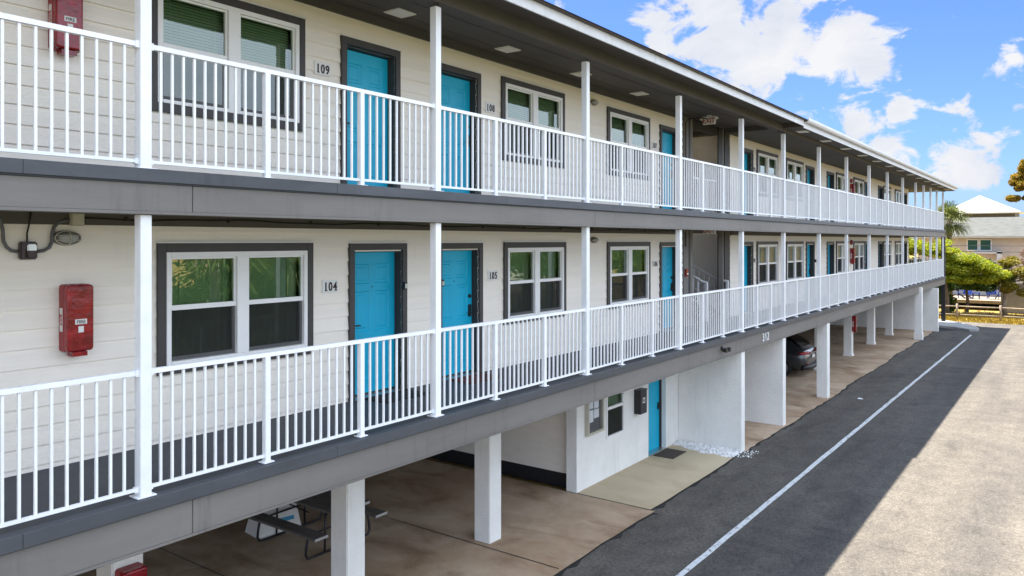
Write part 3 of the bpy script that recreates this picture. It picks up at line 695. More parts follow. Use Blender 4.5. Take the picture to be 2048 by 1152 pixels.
# ------------------------------------------------------------------ fire extinguisher cabinets
def cabinet_proto():
    pr = MB()
    W_, H_, D_ = .26, .66, .17
    def rounded(mb, x0, x1, z0, z1, ya, yb, r, ch):
        def loop(o, y):
            out = []
            for cx_, cz_, a0 in ((x1-r,z1-r,0),(x0+r,z1-r,90),(x0+r,z0+r,180),(x1-r,z0+r,270)):
                for q in range(6): a = R(a0+18*q); out.append((cx_+(r-o)*math.cos(a), y, cz_+(r-o)*math.sin(a)))
            return out
        L = [loop(0,ya), loop(0,yb+ch)]+[loop(ch*(1-math.cos(R(t_))), yb+ch*(1-math.sin(R(t_)))) for t_ in (30,60,90)]
        n0 = len(mb.v); k = len(L[0])
        for l in L: mb.v += l
        for i_ in range(len(L)-1):
            for q in range(k): a = n0+i_*k+q; b_ = n0+i_*k+(q+1)%k; mb.f.append((a,b_,b_+k,a+k))
        mb.f.append(tuple(n0+q for q in range(k))); mb.f.append(tuple(n0+(len(L)-1)*k+q for q in range(k))[::-1])
    b = MB(); rounded(b, -W_/2, W_/2, 0, H_, 0, -D_*.55, .03, .004); body = b.mesh('cabinet_body', M['redside'])
    c = MB(); rounded(c, -W_/2+.004, W_/2-.004, .004, H_-.004, -D_*.55-.001, -D_, .034, .022)
    cov = c.mesh('cover', M['red'])
    h = MB(); h.box(-.07,.07,-D_*.9,-D_*.25,-.045,-.001); lat = h.mesh('latch', M['red'])
    d = MB(); d.box(-.055,.055,-D_-.003,-D_-.0005,.27,.32); d.box(-.025,.025,-D_-.003,-D_-.0005,.19,.25); dec = d.mesh('decal', M['plate'])
    st = MB(); st.box(-W_/2-.003,-W_/2-.0005,-.078,-.022,.20,.43); stk = st.mesh('side_sticker', M['plate'], bevel=0)
    tx = text_mesh('FIRE', .045, M['exitred'], .01, 1.0, .001)
    tx2 = text_mesh('FIRE', .035, M['num'], .01, 1.0, .001)
    return [('cabinet_body',body),('cover',cov),('latch',lat),('decal',dec),('side_sticker',stk)], tx, tx2
CP, TX, TX2 = cabinet_proto()
def cabinet(x, y, z, label, side_text=False):
    t = thing('fire_extinguisher_cabinet', (x,y,z), label, 'fire cabinet', 'red fire extinguisher cabinets')
    for n, me in CP: put(n, me, t)
    o = put('lettering', TX, t, (-.1345,-.05,.315)); o.rotation_euler = (0, R(-90), R(-90)); o.rotation_euler = Matrix(((0,-1,0),(0,0,0),(0,0,0))).to_euler() if False else (R(0), R(0), R(0))
    # reads upward along the left side: text x axis -> +Z, text up -> +Y, facing -X
    o.matrix_basis = Matrix.Translation((-.1345,-.05,.315)) @ Matrix(((0,1,0,0),(0,0,-1,0),(1,0,0,0),(0,0,0,1))) @ Matrix.Rotation(0,4,'X')
    o2 = put('lettering', TX2, t, (0,-.175,.295))
    return t
cabinet(3.60, YW-.014, 3.99, 'red glossy fire cabinet on the lower cream wall left of the first window')
cabinet(3.50, YW-.014, 6.93, 'red fire cabinet on the upper wall behind the railing, above the wall lamp')
cabinet(36.45, YW-.014, 4.08, 'red fire cabinet on the far lower balcony wall between two windows')
cabinet(36.45, YW-.014, 6.93, 'red fire cabinet on the far upper balcony wall, partly behind the railing')
cabinet(36.07, 7.878, 1.12, 'red fire cabinet on a white carport column beyond the parked car')
cabinet(4.06, 7.868, 1.08, 'red fire cabinet low on the nearest carport column at the picture edge')

# ------------------------------------------------------------------ wall lamps, boxes, conduits
def bulkhead(x, z, label, s=1.0):
    t = thing('wall_lamp', (x, YW-.014, z), label, 'wall lamp', 'oval bulkhead lamps on the walls')
    m = MB(); m.lathe((0,0,0),[(.10*s,0),(.105*s,.02*s),(.10*s,.045*s),(.085*s,.05*s)],28,'y',1.25,.72); m.build('lamp_base', M['beam'], t, smooth=True)
    m = MB(); m.lathe((0,-.051*s,0),[(.078*s,0),(.074*s,.03*s),(.055*s,.055*s),(.02*s,.066*s)],28,'y',1.3,.70); m.build('lamp_glass', M['chrome'] if False else M['ltgrey'], t, smooth=True)
    m = MB()
    def ell(r, h): return [(r*1.28*s*math.cos(a), -h*s, r*.72*s*math.sin(a)) for a in [2*math.pi*k/28 for k in range(29)]]
    m.tube(ell(.094,.06), .005*s, 6, False)
    for zz in (-.022,.022): m.tube([(-.118*s,-.06*s,zz*s),(-.09*s,-.10*s,zz*s),(0,-.125*s,zz*s),(.09*s,-.10*s,zz*s),(.118*s,-.06*s,zz*s)], .004*s, 6, False)
    m.tube([(0,-.06*s,.066*s),(0,-.11*s,.05*s),(0,-.126*s,0),(0,-.11*s,-.05*s),(0,-.06*s,-.066*s)], .004*s, 6, False)
    m.build('lamp_cage', M['beige_box'], t)
M['ltgrey'] = paint('ribbed_lamp_glass', (.32,.33,.31), .2, .08, 14, spec=.6)
bulkhead(3.53, 5.105, 'caged oval lamp on the lower wall above the red fire cabinet', 1.0)
bulkhead(13.83, 5.09, 'oval lamp on the lower wall between windows of rooms 105 and 106', .85)
bulkhead(13.83, 7.93, 'oval lamp on the upper wall between windows of rooms 108 and 107', .85)
t = thing('control_box', (3.18,YW-.014,4.90), 'small dark brown wall box between two looping grey conduits', 'electrical box')
m = MB(); m.box(-.075,.075,-.06,0,0,.17); m.build('box_body', M['brown_box'], t, bevel=.012)
m = MB(); m.box(-.022,.060,-.085,-.061,.03,.145); m.build('box_cover', M['chrome'], t, bevel=.01)
m = MB(); m.box(-.022,.060,-.090,-.086,.02,.085); m.build('box_flap', M['brown_box'], t, bevel=.004)
def conduit(pts, r, mat, label, name='conduit', cat='conduit'):
    m = MB(); m.tube(pts, r, 10); o = m.build(name, mat, smooth=True); return tag(o, label, cat)
yc = YW-.04
conduit([(2.80,yc,5.34),(2.95,yc,5.28),(2.97,yc,5.18),(2.975,yc,5.08),(3.0,yc,5.02),(3.04,yc,4.985),(3.10,yc,4.975)], .016, M['conduit'], 'grey conduit curving into the left of the brown wall box')
conduit([(3.26,yc,4.975),(3.32,yc,4.98),(3.37,yc,5.01),(3.395,yc,5.07),(3.40,yc,5.15),(3.415,yc,5.21),(3.46,yc,5.26),(3.545,yc-.02,5.285)], .016, M['conduit'], 'grey conduit curving from the brown wall box up to the beige box')
conduit([(3.175,yc,5.068),(3.175,yc,5.15),(3.19,yc,5.22),(3.20,yc-.03,5.36)], .008, M['wire'], 'thin dark cable rising from the brown wall box to the ceiling', 'cable', 'cable')
t = thing('junction_box', (3.61,YW-.046,5.225), 'beige square electrical box on the dark board above the caged lamp', 'electrical box')
m = MB(); m.box(-.06,.06,-.06,0,0,.125); m.build('box_body', M['beige_box'], t, bevel=.004); m = MB(); m.box(-.055,.055,-.064,-.0605,.005,.12); m.build('box_cover', M['beige_box'], t, bevel=.002)
pts = []; x = 3.7
while x < 18.2: pts.append((x, YW-.055, 5.305+.012*math.sin(x*2.6)+.005*math.sin(x*7))); x += .2
t = thing('cable', (3.7,YW-.055,5.3), 'thin black cable clipped along the dark board above the lower wall', 'cable')
m = MB(); m.tube([(p[0]-3.7,p[1]-YW+.055,p[2]-5.3) for p in pts], .008, 6); m.build('cable_run', M['wire'], t, smooth=True)
for k in range(12): m = MB(); m.box(.4+k*1.2,.43+k*1.2,-.012,.008,-.012,.028); m.build('clip', M['wire'], t)
# exit signs under the ceilings of the stair recess, facing along the walkway
def exit_sign(x, y, ztop, label):
    t = thing('exit_sign', (x,y,ztop), label, 'exit sign', 'red and white exit signs')
    m = MB(); m.box(-.03,.03,-.165,.165,-.24,-.035); m.build('sign_body', M['plate'], t, bevel=.008)
    m = MB(); m.box(-.02,.02,-.06,.06,-.034,0); m.build('sign_mount', M['plate'], t)
    me = text_mesh('EXIT', .135, M['exitred'], .02, .85, .002); o = put('lettering', me, t); o.matrix_basis = Matrix.Translation((-.0335,0,-.138)) @ Matrix.Rotation(R(-90),4,'Z')
    for s_ in (-1, 1):
        m = MB(); m.lathe((-.05,s_*.20,-.09),[(.03,0),(.036,.03),(.03,.07)],12,'x'); m.tube([(0,s_*.16,-.10),(0,s_*.2,-.09)],.012,8); m.build('lamp_head', M['ltpanel'], t)
exit_sign(18.75, 7.50, ZS_N-.002, 'EXIT sign hanging from the roof soffit by the stair recess')
exit_sign(18.75, 7.50, 5.487, 'EXIT sign hanging from the lower walkway ceiling by the stair recess')
for (z, lab) in ((8.2,'upper'),(5.42,'lower')):
    conduit([(18.42,YW-.06,z-1.6 if z > 6 else z-.5),(18.42,YW-.06,z-.12),(18.46,YW-.1,z-.03),(18.6,7.7,z-.01),(18.75,7.52,z-.03)], .012, M['wire'], f'black cable running along the {lab} stair recess ceiling to the EXIT sign', 'cable', 'cable')
t = thing('fire_alarm_pull', (18.46,YW-.036,4.16), 'small red fire alarm pull box beside the lower stair recess', 'fire alarm')
m = MB(); m.box(-.06,.06,-.05,0,0,.2); m.build('alarm_body', M['red'], t, bevel=.005); m = MB(); m.box(-.04,.04,-.062,-.051,.05,.09); m.build('pull_handle', M['plate'], t)
t = thing('small_notice', (18.27,YW-.016,4.42), 'small pale notice on the wall beside the lower stair recess', 'sign')
m = MB(); m.box(-.05,.05,-.006,0,0,.17); m.build('notice_plate', M['plate'], t); m = MB(); m.box(-.03,.03,-.008,-.0062,.07,.15); m.build('notice_mark', M['black'], t)
for z, lab in ((7.72,'upper'),(5.0,'lower')):
    t = thing('alarm_bell', (36.4,YW-.014,z), f'round dark red alarm bell on the far {lab} balcony wall above a fire cabinet', 'alarm bell')
    m = MB(); m.box(-.06,.06,-.03,0,-.06,.06); m.build('bell_mount', M['redside'], t, bevel=.004); m = MB(); m.lathe((0,-.031,0),[(.10,0),(.11,.03),(.08,.06),(.03,.07)],18,'y'); m.build('gong', M['redside'], t, smooth=True)
# key lockboxes by the doors
def lockbox(x, z, label, y=YW-.05):
    t = thing('key_lockbox', (x,y,z), label, 'lock box', 'key lockboxes beside the doors')
    m = MB(); m.box(-.035,.035,-.045,0,0,.11); m.build('box_body', M['black'], t, bevel=.006); m = MB(); m.box(-.028,.028,-.050,-.046,.015,.085); m.build('keypad', M['chrome'], t, bevel=.002)
lockbox(8.24, 4.36, 'black and grey key box on the trim right of door 104', YW-.048)
lockbox(9.06, 4.36, 'black and grey key box on the trim left of door 105', YW-.048)
lockbox(30.53, 4.25, 'tiny dark key box by the first far lower door after two windows', YW-.048)
lockbox(40.4, 6.75, 'tiny dark key box on the far upper wall beyond a balcony post', YW-.02)
# doormats
def mat_(x0,x1,y0,y1,z,mat,label):
    m = MB(); m.box(x0-(x0+x1)/2,x1-(x0+x1)/2,y0-(y0+y1)/2,y1-(y0+y1)/2,0,.014); o = m.build('doormat', mat, None, ((x0+x1)/2,(y0+y1)/2,z), bevel=.004); tag(o, label, 'doormat', 'doormats in front of the doors')
mat_(7.42,8.28,7.52,7.98,Z1+.001,M['mat'],'black doormat on the grey deck before door 104')
mat_(9.20,10.0,7.50,7.96,Z1+.001,M['matred'],'dark red patterned doormat on the deck before door 105')
mat_(16.55,17.32,7.50,8.0,.027,M['matbrown'],'brown diamond doormat on the concrete before the office door')
# ceiling lights
def ceil_light(x, y, z, label, group):
    t = thing('ceiling_light', (x,y,z), label, 'ceiling light', group)
    m = MB(); m.box(-.16,.16,-.13,.13,-.012,0); m.box(-.175,.175,-.145,-.131,-.016,0); m.box(-.175,.175,.131,.145,-.016,0); m.box(-.175,-.161,-.13,.13,-.016,0); m.box(.161,.175,-.13,.13,-.016,0); m.build('lamp_frame', M['ltpanel'], t)
    m = MB(); m.box(-.15,.15,-.12,.12,-.018,-.0125); m.build('diffuser', M['ltpanel'], t, bevel=.002)
ordn = ['first','second','third','fourth','fifth','sixth','seventh','eighth','ninth','tenth','eleventh','twelfth','thirteenth']
near = [(7.77,'flat white soffit light above and between doors 109 and 108'),(10.3,'flat white soffit light above the window of room 108'),(12.65,'flat white soffit light half hidden by the post before room 107'),(15.1,'flat white soffit light above the window of room 107')]
for x, l in near: ceil_light(x, 7.62, ZS_N-.002, l, 'soffit lights of the near roof part')
for k in range(13): ceil_light(22.25+2.5*k, 6.16, ZS_F-.002, f'{ordn[k]} flat white light of the outer soffit row, counted from the roof step', 'soffit lights of the far roof part')
# flood lamp on the beam, lamps and sign in the carport
def flood(x, y, z, label, mat):
    t = thing('flood_light', (x,y,z), label, 'flood light')
    m = MB(); m.lathe((0,0,0),[(.05,0),(.05,.03),(.03,.04)],14,'y'); m.build('lamp_mount', mat, t)
    for s_ in (-1,1):
        m = MB(); m.tube([(0,-.03,0),(s_*.06,-.08,-.01)],.012,8); m.lathe((s_*.10,-.05,-.03),[(.02,0),(.045,.05),(.055,.12)],12,'y'); m.build('lamp_head', mat, t)
flood(16.75, 6.414, 2.66, 'black twin flood lamp on the lower beam left of the 312 numerals', M['black'])
flood(45.27, 7.87, 2.2, 'pale twin flood lamp on a white column deep in the far carport', M['ltpanel'])
t = thing('parking_sign', (31.36,7.878,1.92), 'small yellow sign on the carport column behind the parked car', 'sign'); m = MB(); m.box(-.14,.14,-.012,0,0,.3); m.build('sign_panel', M['yellow'], t, bevel=.003); m = MB(); m.box(-.10,.10,-.0135,-.0125,.05,.09); m.box(-.10,.10,-.0135,-.0125,.14,.22); m.build('sign_print', M['black'], t)
# mailbox and notice board on the office wall
t = thing('mail_box', (15.84,YW-.001,1.16), 'black wall drop box with a pale label between office window and door', 'mailbox')
m = MB(); m.box(-.16,.16,-.165,0,0,.52); m.build('box_body', M['black'], t, bevel=.006); m = MB(); m.prism([(-.17,-.18),(.17,-.18),(.17,0),(-.17,0)],.521,.545); m.build('lid', M['black'], t, bevel=.004)
m = MB(); m.box(-.05,.07,-.169,-.1655,.24,.36); m.build('box_label', M['plate'], t); m = MB(); m.box(-.035,.0,-.1712,-.1692,.265,.335); m.box(.02,.05,-.1712,-.1692,.265,.335); m.build('label_print', M['num'], t)
t = thing('notice_board', (13.84,YW-.001,1.10), 'glazed notice board with paper sheets at the office corner', 'notice board')
m = MB(); m.box(-.33,-.28,-.09,0,0,.95); m.box(.28,.33,-.09,0,0,.95); m.box(-.279,.279,-.09,0,0,.05); m.box(-.279,.279,-.09,0,.90,.95); m.build('board_frame', M['beige_box'], t, bevel=.004)
m = MB(); m.box(-.279,.279,-.02,-.005,.051,.899); m.build('backing', M['conduit'], t)
m = MB(); m.box(-.25,-.03,-.026,-.021,.52,.88); m.box(.01,.20,-.026,-.021,.50,.87); m.box(-.25,-.02,-.026,-.021,.24,.49); m.box(.01,.21,-.026,-.021,.30,.48); m.build('paper_sheet', M['paper'], t)
m = MB(); m.quad((-.279,-.07,.05),(.279,-.07,.05),(.279,-.07,.9),(-.279,-.07,.9)); m.build('pane', M['thinglass'], t)
# litter
m = MB(); m.poly([(0,0,.02),(.16,.03,.008),(.20,.14,.03),(.05,.17,.006)]); m.poly([(.05,.17,.006),(.20,.14,.03),(.15,.2,.012)]); tag(m.build('paper_scrap', M['paper'], None, (26.4,5.45,.0)), 'crumpled white paper scrap on the asphalt near the white line', 'litter')

# ------------------------------------------------------------------ picnic table and folding sign in the carport
t = thing('picnic_table', (8.55,10.4,.022), 'grey brown picnic table with black tube legs under the carport', 'picnic table')
L = .95
m = MB()
for k in range(4): m.box(-.37+k*.187,-.37+k*.187+.178,-L,L,.70,.74)
m.build('tabletop', M['bench'], t, bevel=.004)
for sx, nm in ((-.64,'seat'),(.64,'seat')):
    m = MB(); m.box(sx-.13,sx-.003,-L,L,.41,.45); m.box(sx+.003,sx+.13,-L,L,.41,.45); so_ = m.build('seat', M['bench'], t, bevel=.004)
    m = MB(); m.box(sx-.13,sx+.13,-L-.006,-L-.0005,.41,.45); m.build('end_cap', M['bench_end'], so_)
m = MB(); m.box(-.37,.37,-L-.006,-L-.0005,.70,.74); m.build('end_cap', M['bench_end'], t)
for y in (-.62,.62):
    for sx in (-1,1):
        m = MB(); pts = [(sx*.62,y,.405),(sx*.66,y,.25),(sx*.68,y,.10),(sx*.64,y,.03),(sx*.52,y,.022),(sx*.1,y,.022)]
        m.tube(pts,.022,8); m.tube([(sx*.30,y,.022),(sx*.28,y,.695)],.018,8); m.build('leg', M['black'], t, smooth=True)
    m = MB(); m.tube([(-.62,y,.395),(.62,y,.395)],.016,8); m.tube([(-.25,y,.62),(0,y*.2,.42)],.012,8); m.build('brace', M['black'], t)
t = thing('folding_sign', (8.36,11.25,.022), 'white plastic folding board with blue print lying behind the picnic bench', 'sign')
m = MB(); m.v = [(-.40,-.16,0),(.38,-.30,0),(.46,.25,0),(-.32,.38,0),(-.34,-.02,.46),(.36,-.16,.46),(.38,.08,.46),(-.30,.20,.46)]
m.f = [(0,3,2,1),(4,5,6,7),(0,1,5,4),(1,2,6,5),(2,3,7,6),(3,0,4,7)]; m.build('board', M['cream_plastic'], t, bevel=.012)
m = MB()
def onface(u, v): a = Vector((-.40,-.16,0)).lerp(Vector((.38,-.30,0)),u); b = Vector((-.34,-.02,.46)).lerp(Vector((.36,-.16,.46)),u); p = a.lerp(b, v); return (p.x-.001,p.y-.008,p.z+.002)
m.quad(onface(.50,.42),onface(.86,.42),onface(.86,.56),onface(.50,.56)); m.quad(onface(.50,.24),onface(.70,.24),onface(.70,.38),onface(.50,.38)); m.build('print', M['signblue'], t)

# ------------------------------------------------------------------ parked car (rear towards the lot)
def car(x, y):
    t = thing('parked_car', (x,y,.022), 'dark grey crossover car parked nose in under the carport, rear showing', 'car')
    # stations: y, z_low, z_belt, z_top, half width low, belt, top
    ST = [(.00,.42,.66,.78,.60,.70,.56),(.05,.30,.70,.90,.74,.82,.70),(.14,.26,.76,1.05,.84,.90,.76),(.30,.24,.88,1.14,.90,.94,.74),(.60,.24,.93,1.33,.93,.96,.66),(1.0,.24,.95,1.50,.94,.965,.62),
          (1.5,.24,.95,1.60,.94,.965,.62),(2.2,.24,.94,1.62,.94,.96,.63),(2.9,.24,.93,1.52,.94,.96,.62),(3.5,.24,.92,1.12,.93,.95,.70),(4.1,.25,.84,.98,.92,.93,.72),(4.5,.28,.72,.84,.84,.86,.66),(4.68,.36,.60,.70,.62,.66,.5)]
    def sect(s_):
        yy, zl, zb, zt, wl, wb, wt = s_
        half = [(0,zl),(wl*.7,zl),(wl,zl+.10),(wb,(zl+zb)/2),(wb,zb-.06),(wb-.015,zb),(wt+.04,zt-.06),(wt*.86,zt-.005),(0,zt+.02)]
        return [(a,yy,b) for a,b in half]+[(-a,yy,b) for a,b in half[-2:0:-1]]
    m = MB(); secs = [sect(s_) for s_ in ST]; k = len(secs[0])
    for s_ in secs: m.v += s_
    for i in range(len(secs)-1):
        for q in range(k): a = i*k+q; b = i*k+(q+1)%k; m.f.append((a,b,b+k,a+k))
    m.f.append(tuple(range(k))); m.f.append(tuple((len(secs)-1)*k+q for q in range(k))[::-1])
    body = m.build('body', M['carpaint'], t, smooth=True)
    sub = body.modifiers.new('smooth', 'SUBSURF'); sub.levels = 2; sub.render_levels = 2
    m = MB(); m.v = [(-.60,.30,1.165),(.60,.30,1.165),(.55,.98,1.515),(-.55,.98,1.515),(-.62,.27,1.12),(.62,.27,1.12)]; m.f = [(0,1,2,3)]
    rw = MB(); N = 8
    prof = [(.26,1.135,.66),(.42,1.245,.64),(.60,1.365,.60),(.80,1.455,.575),(.98,1.525,.55)]
    for (a,b,c),(d,e,f_) in zip(prof, prof[1:]):
        for i in range(N):
            u0,u1 = -1+2*i/N,-1+2*(i+1)/N; cr = lambda u: .035*(1-u*u)
            rw.quad((u0*c,a-.012,b+cr(u0)-.005),(u1*c,a-.012,b+cr(u1)-.005),(u1*f_,d-.012,e+cr(u1)-.005),(u0*f_,d-.012,e+cr(u0)-.005))
    rw.build('rear_window', M['carglass'], t, smooth=True)
    for sx in (-1,1):
        sw = MB(); sw.quad((sx*.962,.85,.98),(sx*.962,3.3,.96),(sx*.70,2.75,1.50),(sx*.70,1.25,1.50)); sw.build('side_window', M['carglass'], t)
        tl = MB(); tl.tube([(sx*.36,-.0,.90),(sx*.62,.035,.91),(sx*.82,.11,.90),(sx*.92,.26,.89)],[.03,.055,.06,.03],10); tl.build('tail_lamp', M['taillight'], t, smooth=True)
        tl = MB(); tl.tube([(sx*.42,-.015,.80),(sx*.62,.02,.80),(sx*.82,.09,.79)],[.02,.042,.03],10); tl.build('reversing_lamp', M['lamplens'], t, smooth=True)
        rf = MB(); rf.box(sx*.66-.02,sx*.66+.02,-.02,.05,.42,.52); rf.build('reflector', M['taillight'], t)
        for yy in (.85,3.75):
            w_ = MB(); w_.lathe((sx*.86-.11,yy,.34),[(.2,0),(.33,.01),(.345,.05),(.345,.17),(.33,.21),(.2,.22)],24,'x'); wh = w_.build('wheel', M['tyre'], t)
            w_ = MB(); w_.lathe((sx*.86+(.105 if sx > 0 else -.125),yy,.34),[(.22,0),(.22,.02)],24,'x')
            w_.build('rim', M['chrome'], wh)
    m = MB(); m.box(-.34,.34,-.03,.03,.84,.87); m.build('chrome_bar', M['chrome'], t, bevel=.006)
    m = MB(); m.box(-.16,.16,-.035,-.012,.68,.80); m.build('number_plate', M['plate'], t, bevel=.004)
    m = MB(); m.tube([(-.86,.16,.38),(-.70,.03,.38),(-.4,-.015,.38),(.4,-.015,.38),(.70,.03,.38),(.86,.16,.38)],.10,10); m.build('bumper', M['black'], t, smooth=True)
    m = MB(); m.obox((-.56,.93,1.54),(.56,.93,1.54),.16,.03); m.build('spoiler', M['carpaint'], t, bevel=.01)
    return t
car(30.0, 7.95)

# ------------------------------------------------------------------ trees, palms, shrubs
def leaf_cloud(mb, c, r, n, s_, rnd, hollow=.35, flat=1.0):
    for _ in range(n):
        while True:
            p = Vector((rnd.uniform(-1,1),rnd.uniform(-1,1),rnd.uniform(-1,1)))
            if hollow < p.length < 1: break
        p = Vector((c[0]+p.x*r[0], c[1]+p.y*r[1], c[2]+p.z*r[2])); sz = s_*rnd.uniform(.6,1.4)
        d = Vector((rnd.gauss(0,1),rnd.gauss(0,1),rnd.gauss(0,.6))).normalized(); u = d.cross(Vector((rnd.gauss(0,1),rnd.gauss(0,1),rnd.gauss(0,1)))).normalized()
        mb.quad(p-d*sz, p-u*sz*.42, p+d*sz, p+u*sz*.42)
def clump_tree(name, loc, label, cat, lobes, leafmat, n, s_, seed, trunk, trunkmat, group=None, hollow=.3):
    rnd = random.Random(seed); t = thing(name, loc, label, cat, group); m = MB()
    for c, r in lobes:
        vol = (r[0]*r[1]*r[2])**.67; k = max(4, int(9*vol))
        for _ in range(max(4, k)):                                   # sub-clumps give gaps and an uneven outline
            a = Vector((rnd.gauss(0,1),rnd.gauss(0,1),rnd.gauss(0,1))).normalized()*rnd.uniform(.35,.95)
            cc = (c[0]+a.x*r[0], c[1]+a.y*r[1], c[2]+a.z*r[2]); rr = rnd.uniform(.38,.68)
            leaf_cloud(m, cc, (r[0]*rr, r[1]*rr, r[2]*rr*1.0), n, s_, rnd, 0.0)
    m.build('crown', leafmat, t, fix=False)
    m = MB()
    for pts, r in trunk: m.tube(pts, r, 8)
    for c, r in lobes: m.tube([trunk[0][0][-1], tuple((Vector(trunk[0][0][-1])+Vector(c))/2+Vector((0,0,.1))), c], [.05,.035,.015], 6)
    m.build('trunk', trunkmat, t, smooth=True); return t
def fan_palm(name, loc, H_, rad, label, seed, mat, nfan=34, group=None, nleaf=24):
    rnd = random.Random(seed); t = thing(name, loc, label, 'palm tree', group)
    m = MB(); m.tube([(0,0,0),(.06,.03,H_*.4),(.03,.05,H_*.8),(0,0,H_)],[.24,.19,.18,.2],10); m.build('trunk', M['greytrunk'], t, smooth=True)
    m = MB()
    for k in range(nfan):
        el = rnd.uniform(-55,85); az = rnd.uniform(0,360); d = Vector((math.cos(R(az))*math.cos(R(el)), math.sin(R(az))*math.cos(R(el)), math.sin(R(el))))
        st = rad*rnd.uniform(.35,.5); base = Vector((0,0,H_)); hub = base+d*st-Vector((0,0,.05*rad))
        m.obox(base, hub, .03, .015)
        sd = d.cross(Vector((0,0,1)));  sd = sd.normalized() if sd.length > .01 else Vector((1,0,0)); up = sd.cross(d)
        for q in range(nleaf):
            a = R(-115+230*q/(nleaf-1)); ld = (d*math.cos(a)+sd*math.sin(a)+up*rnd.uniform(-.1,.25)).normalized(); ln_ = rad*rnd.uniform(.50,.66)*(1-.25*abs(a)/2)
            w_ = ld.cross(up).normalized()*rad*.017; mid = hub+ld*ln_*.6; tip = hub+ld*ln_-Vector((0,0,ln_*rnd.uniform(.15,.40)))
            m.quad(hub, mid-w_, tip, mid+w_)
    m.build('crown', mat, t, fix=False); return t
# beyond the end of the building
clump_tree('broadleaf_tree', (61.0,7.0,0), 'bushy lime green tree beyond the far end of the balconies', 'tree',
    [((0,.5,4.4),(1.5,1.3,.6)),((.2,-.7,3.8),(1.4,1.3,.6)),((-.4,.1,3.1),(1.2,1.4,.6)),((0,2.0,4.6),(1.5,1.4,.8)),((-.6,.5,2.3),(1.1,1.1,.45)),((.2,-1.9,3.3),(1.2,1.0,.6)),((.4,-2.5,2.6),(1.0,.9,.5)),((-.2,-1.3,2.5),(1.0,1.1,.5)),((.1,3.4,4.6),(1.5,1.3,.9)),((.1,2.6,3.2),(1.2,1.3,.8))], M['leaf_lime'], 420, .085, 11,
    [([(0,.2,0),(.05,.15,.8),(-.05,.2,1.6),(0,.3,2.8)],[.16,.13,.11,.07])], M['trunk'])
clump_tree('broadleaf_tree', (63.2,6.0,0), 'dark green dense tree behind the lime green tree', 'tree',
    [((0,.2,3.0),(1.3,1.6,.8)),((-.6,-1.0,2.4),(1.2,1.3,.7)),((-.2,1.4,1.9),(1.0,1.0,1.1)),((-1.0,.2,1.9),(.8,1.2,.5)),((-.5,1.7,.9),(.8,.8,.8)),((.2,-2.0,2.6),(1.0,.9,.6))], M['leaf_green'], 380, .085, 12, [([(0,.2,0),(.05,.15,.8),(0,.3,2.2)],[.14,.11,.07])], M['trunk'])
fan_palm('palm_tree', (64.0,7.35,0), 6.55, 1.75, 'fan palm rising behind the far end of the upper balcony', 21, M['leaf_palm'], 46)
clump_tree('pine_tree', (61.0,.2,0), 'rusty orange and green pine reaching in over the grey roof', 'tree',
    [((0,2.75,9.05),(.9,.75,.55)),((.2,2.2,9.3),(.9,.7,.5)),((-.3,2.5,10.3),(.8,.55,.75)),((.2,1.6,10.2),(1.2,.9,.8)),((0,2.5,7.8),(.8,.8,.5)),((0,2.5,8.6),(.6,.5,.4)),((.1,1.7,7.9),(.8,.6,.4)),((0,1.2,8.6),(1.0,.9,.6)),((0,.3,11.2),(1.3,1.0,.9)),((.4,1.7,9.0),(.8,.6,.5))], M['leaf_rust'], 620, .085, 13,
    [([(0,0,0),(.1,.1,3),(0,.2,6),(.1,.4,8.2)],[.24,.2,.16,.1])], M['trunk'])
clump_tree('flowering_shrub', (62.5,3.6,0), 'olive yellow shrub beyond the fence in front of the tan house', 'shrub',
    [((0,.0,2.9),(.9,1.0,.6)),((0,-1.0,2.8),(1.0,.9,.6)),((-.2,.8,2.3),(.8,.8,.5)),((-.3,.0,1.9),(.7,.9,.5)),((0,-2,2.6),(1,.9,.7)),((-.3,-1.1,1.7),(.7,.8,.5)),((.2,-.2,3.6),(.7,.9,.4))], M['leaf_olive'], 420, .075, 14, [([(-.3,.25,0),(-.35,.3,.8),(-.2,.2,1.5),(0,0,2.2)],[.17,.13,.16,.08])], M['greytrunk'])
clump_tree('dry_shrub', (66.0,3.2,0), 'brown twiggy shrub before the tan house wall', 'shrub',
    [((0,.4,3.7),(.8,.8,.5)),((0,-.6,3.9),(.8,.8,.6)),((0,-1.6,3.6),(.8,.8,.6))], M['leaf_dry'], 200, .05, 15, [([(0,.0,0),(0,.1,1.5),(0,0,2.8)],[.09,.08,.05])], M['greytrunk'])
# across the lot behind the camera: they show in the window reflections
for i, (x, y, h, r_, l) in enumerate([(16.6,-9.8,4.6,2.3,'large fan palm across the lot facing the first windows'),(20.6,-10.6,5.0,2.3,'fan palm across the lot beside the large palm'),(29.5,-11,4.6,2.2,'fan palm across the lot before the reddish house'),(37.5,-10.4,5.2,2.3,'tall fan palm across the lot near the reddish house'),(50.5,-10.5,5.4,2.4,'fan palm across the lot before the white gabled house')]):
    fan_palm('palm_tree', (x,y,-.05), h, r_, l, 30+i, M['leaf_deep'], 40, 'palms across the lot')
clump_tree('hedge_shrub', (18.5,-13.2,0), 'tall green shrub across the lot right behind the large palm', 'shrub', [((0,0,2.2),(2.6,1.2,1.6)),((3.6,.2,2.4),(2.4,1.2,1.8)),((7.2,0,2.2),(2.4,1.2,1.6)),((1.8,.1,3.6),(2.4,1.1,1.0))], M['leaf_green'], 130, .17, 44, [([(2,0,0),(2,.1,1.0),(2,0,1.8)],[.16,.12,.1])], M['trunk'])
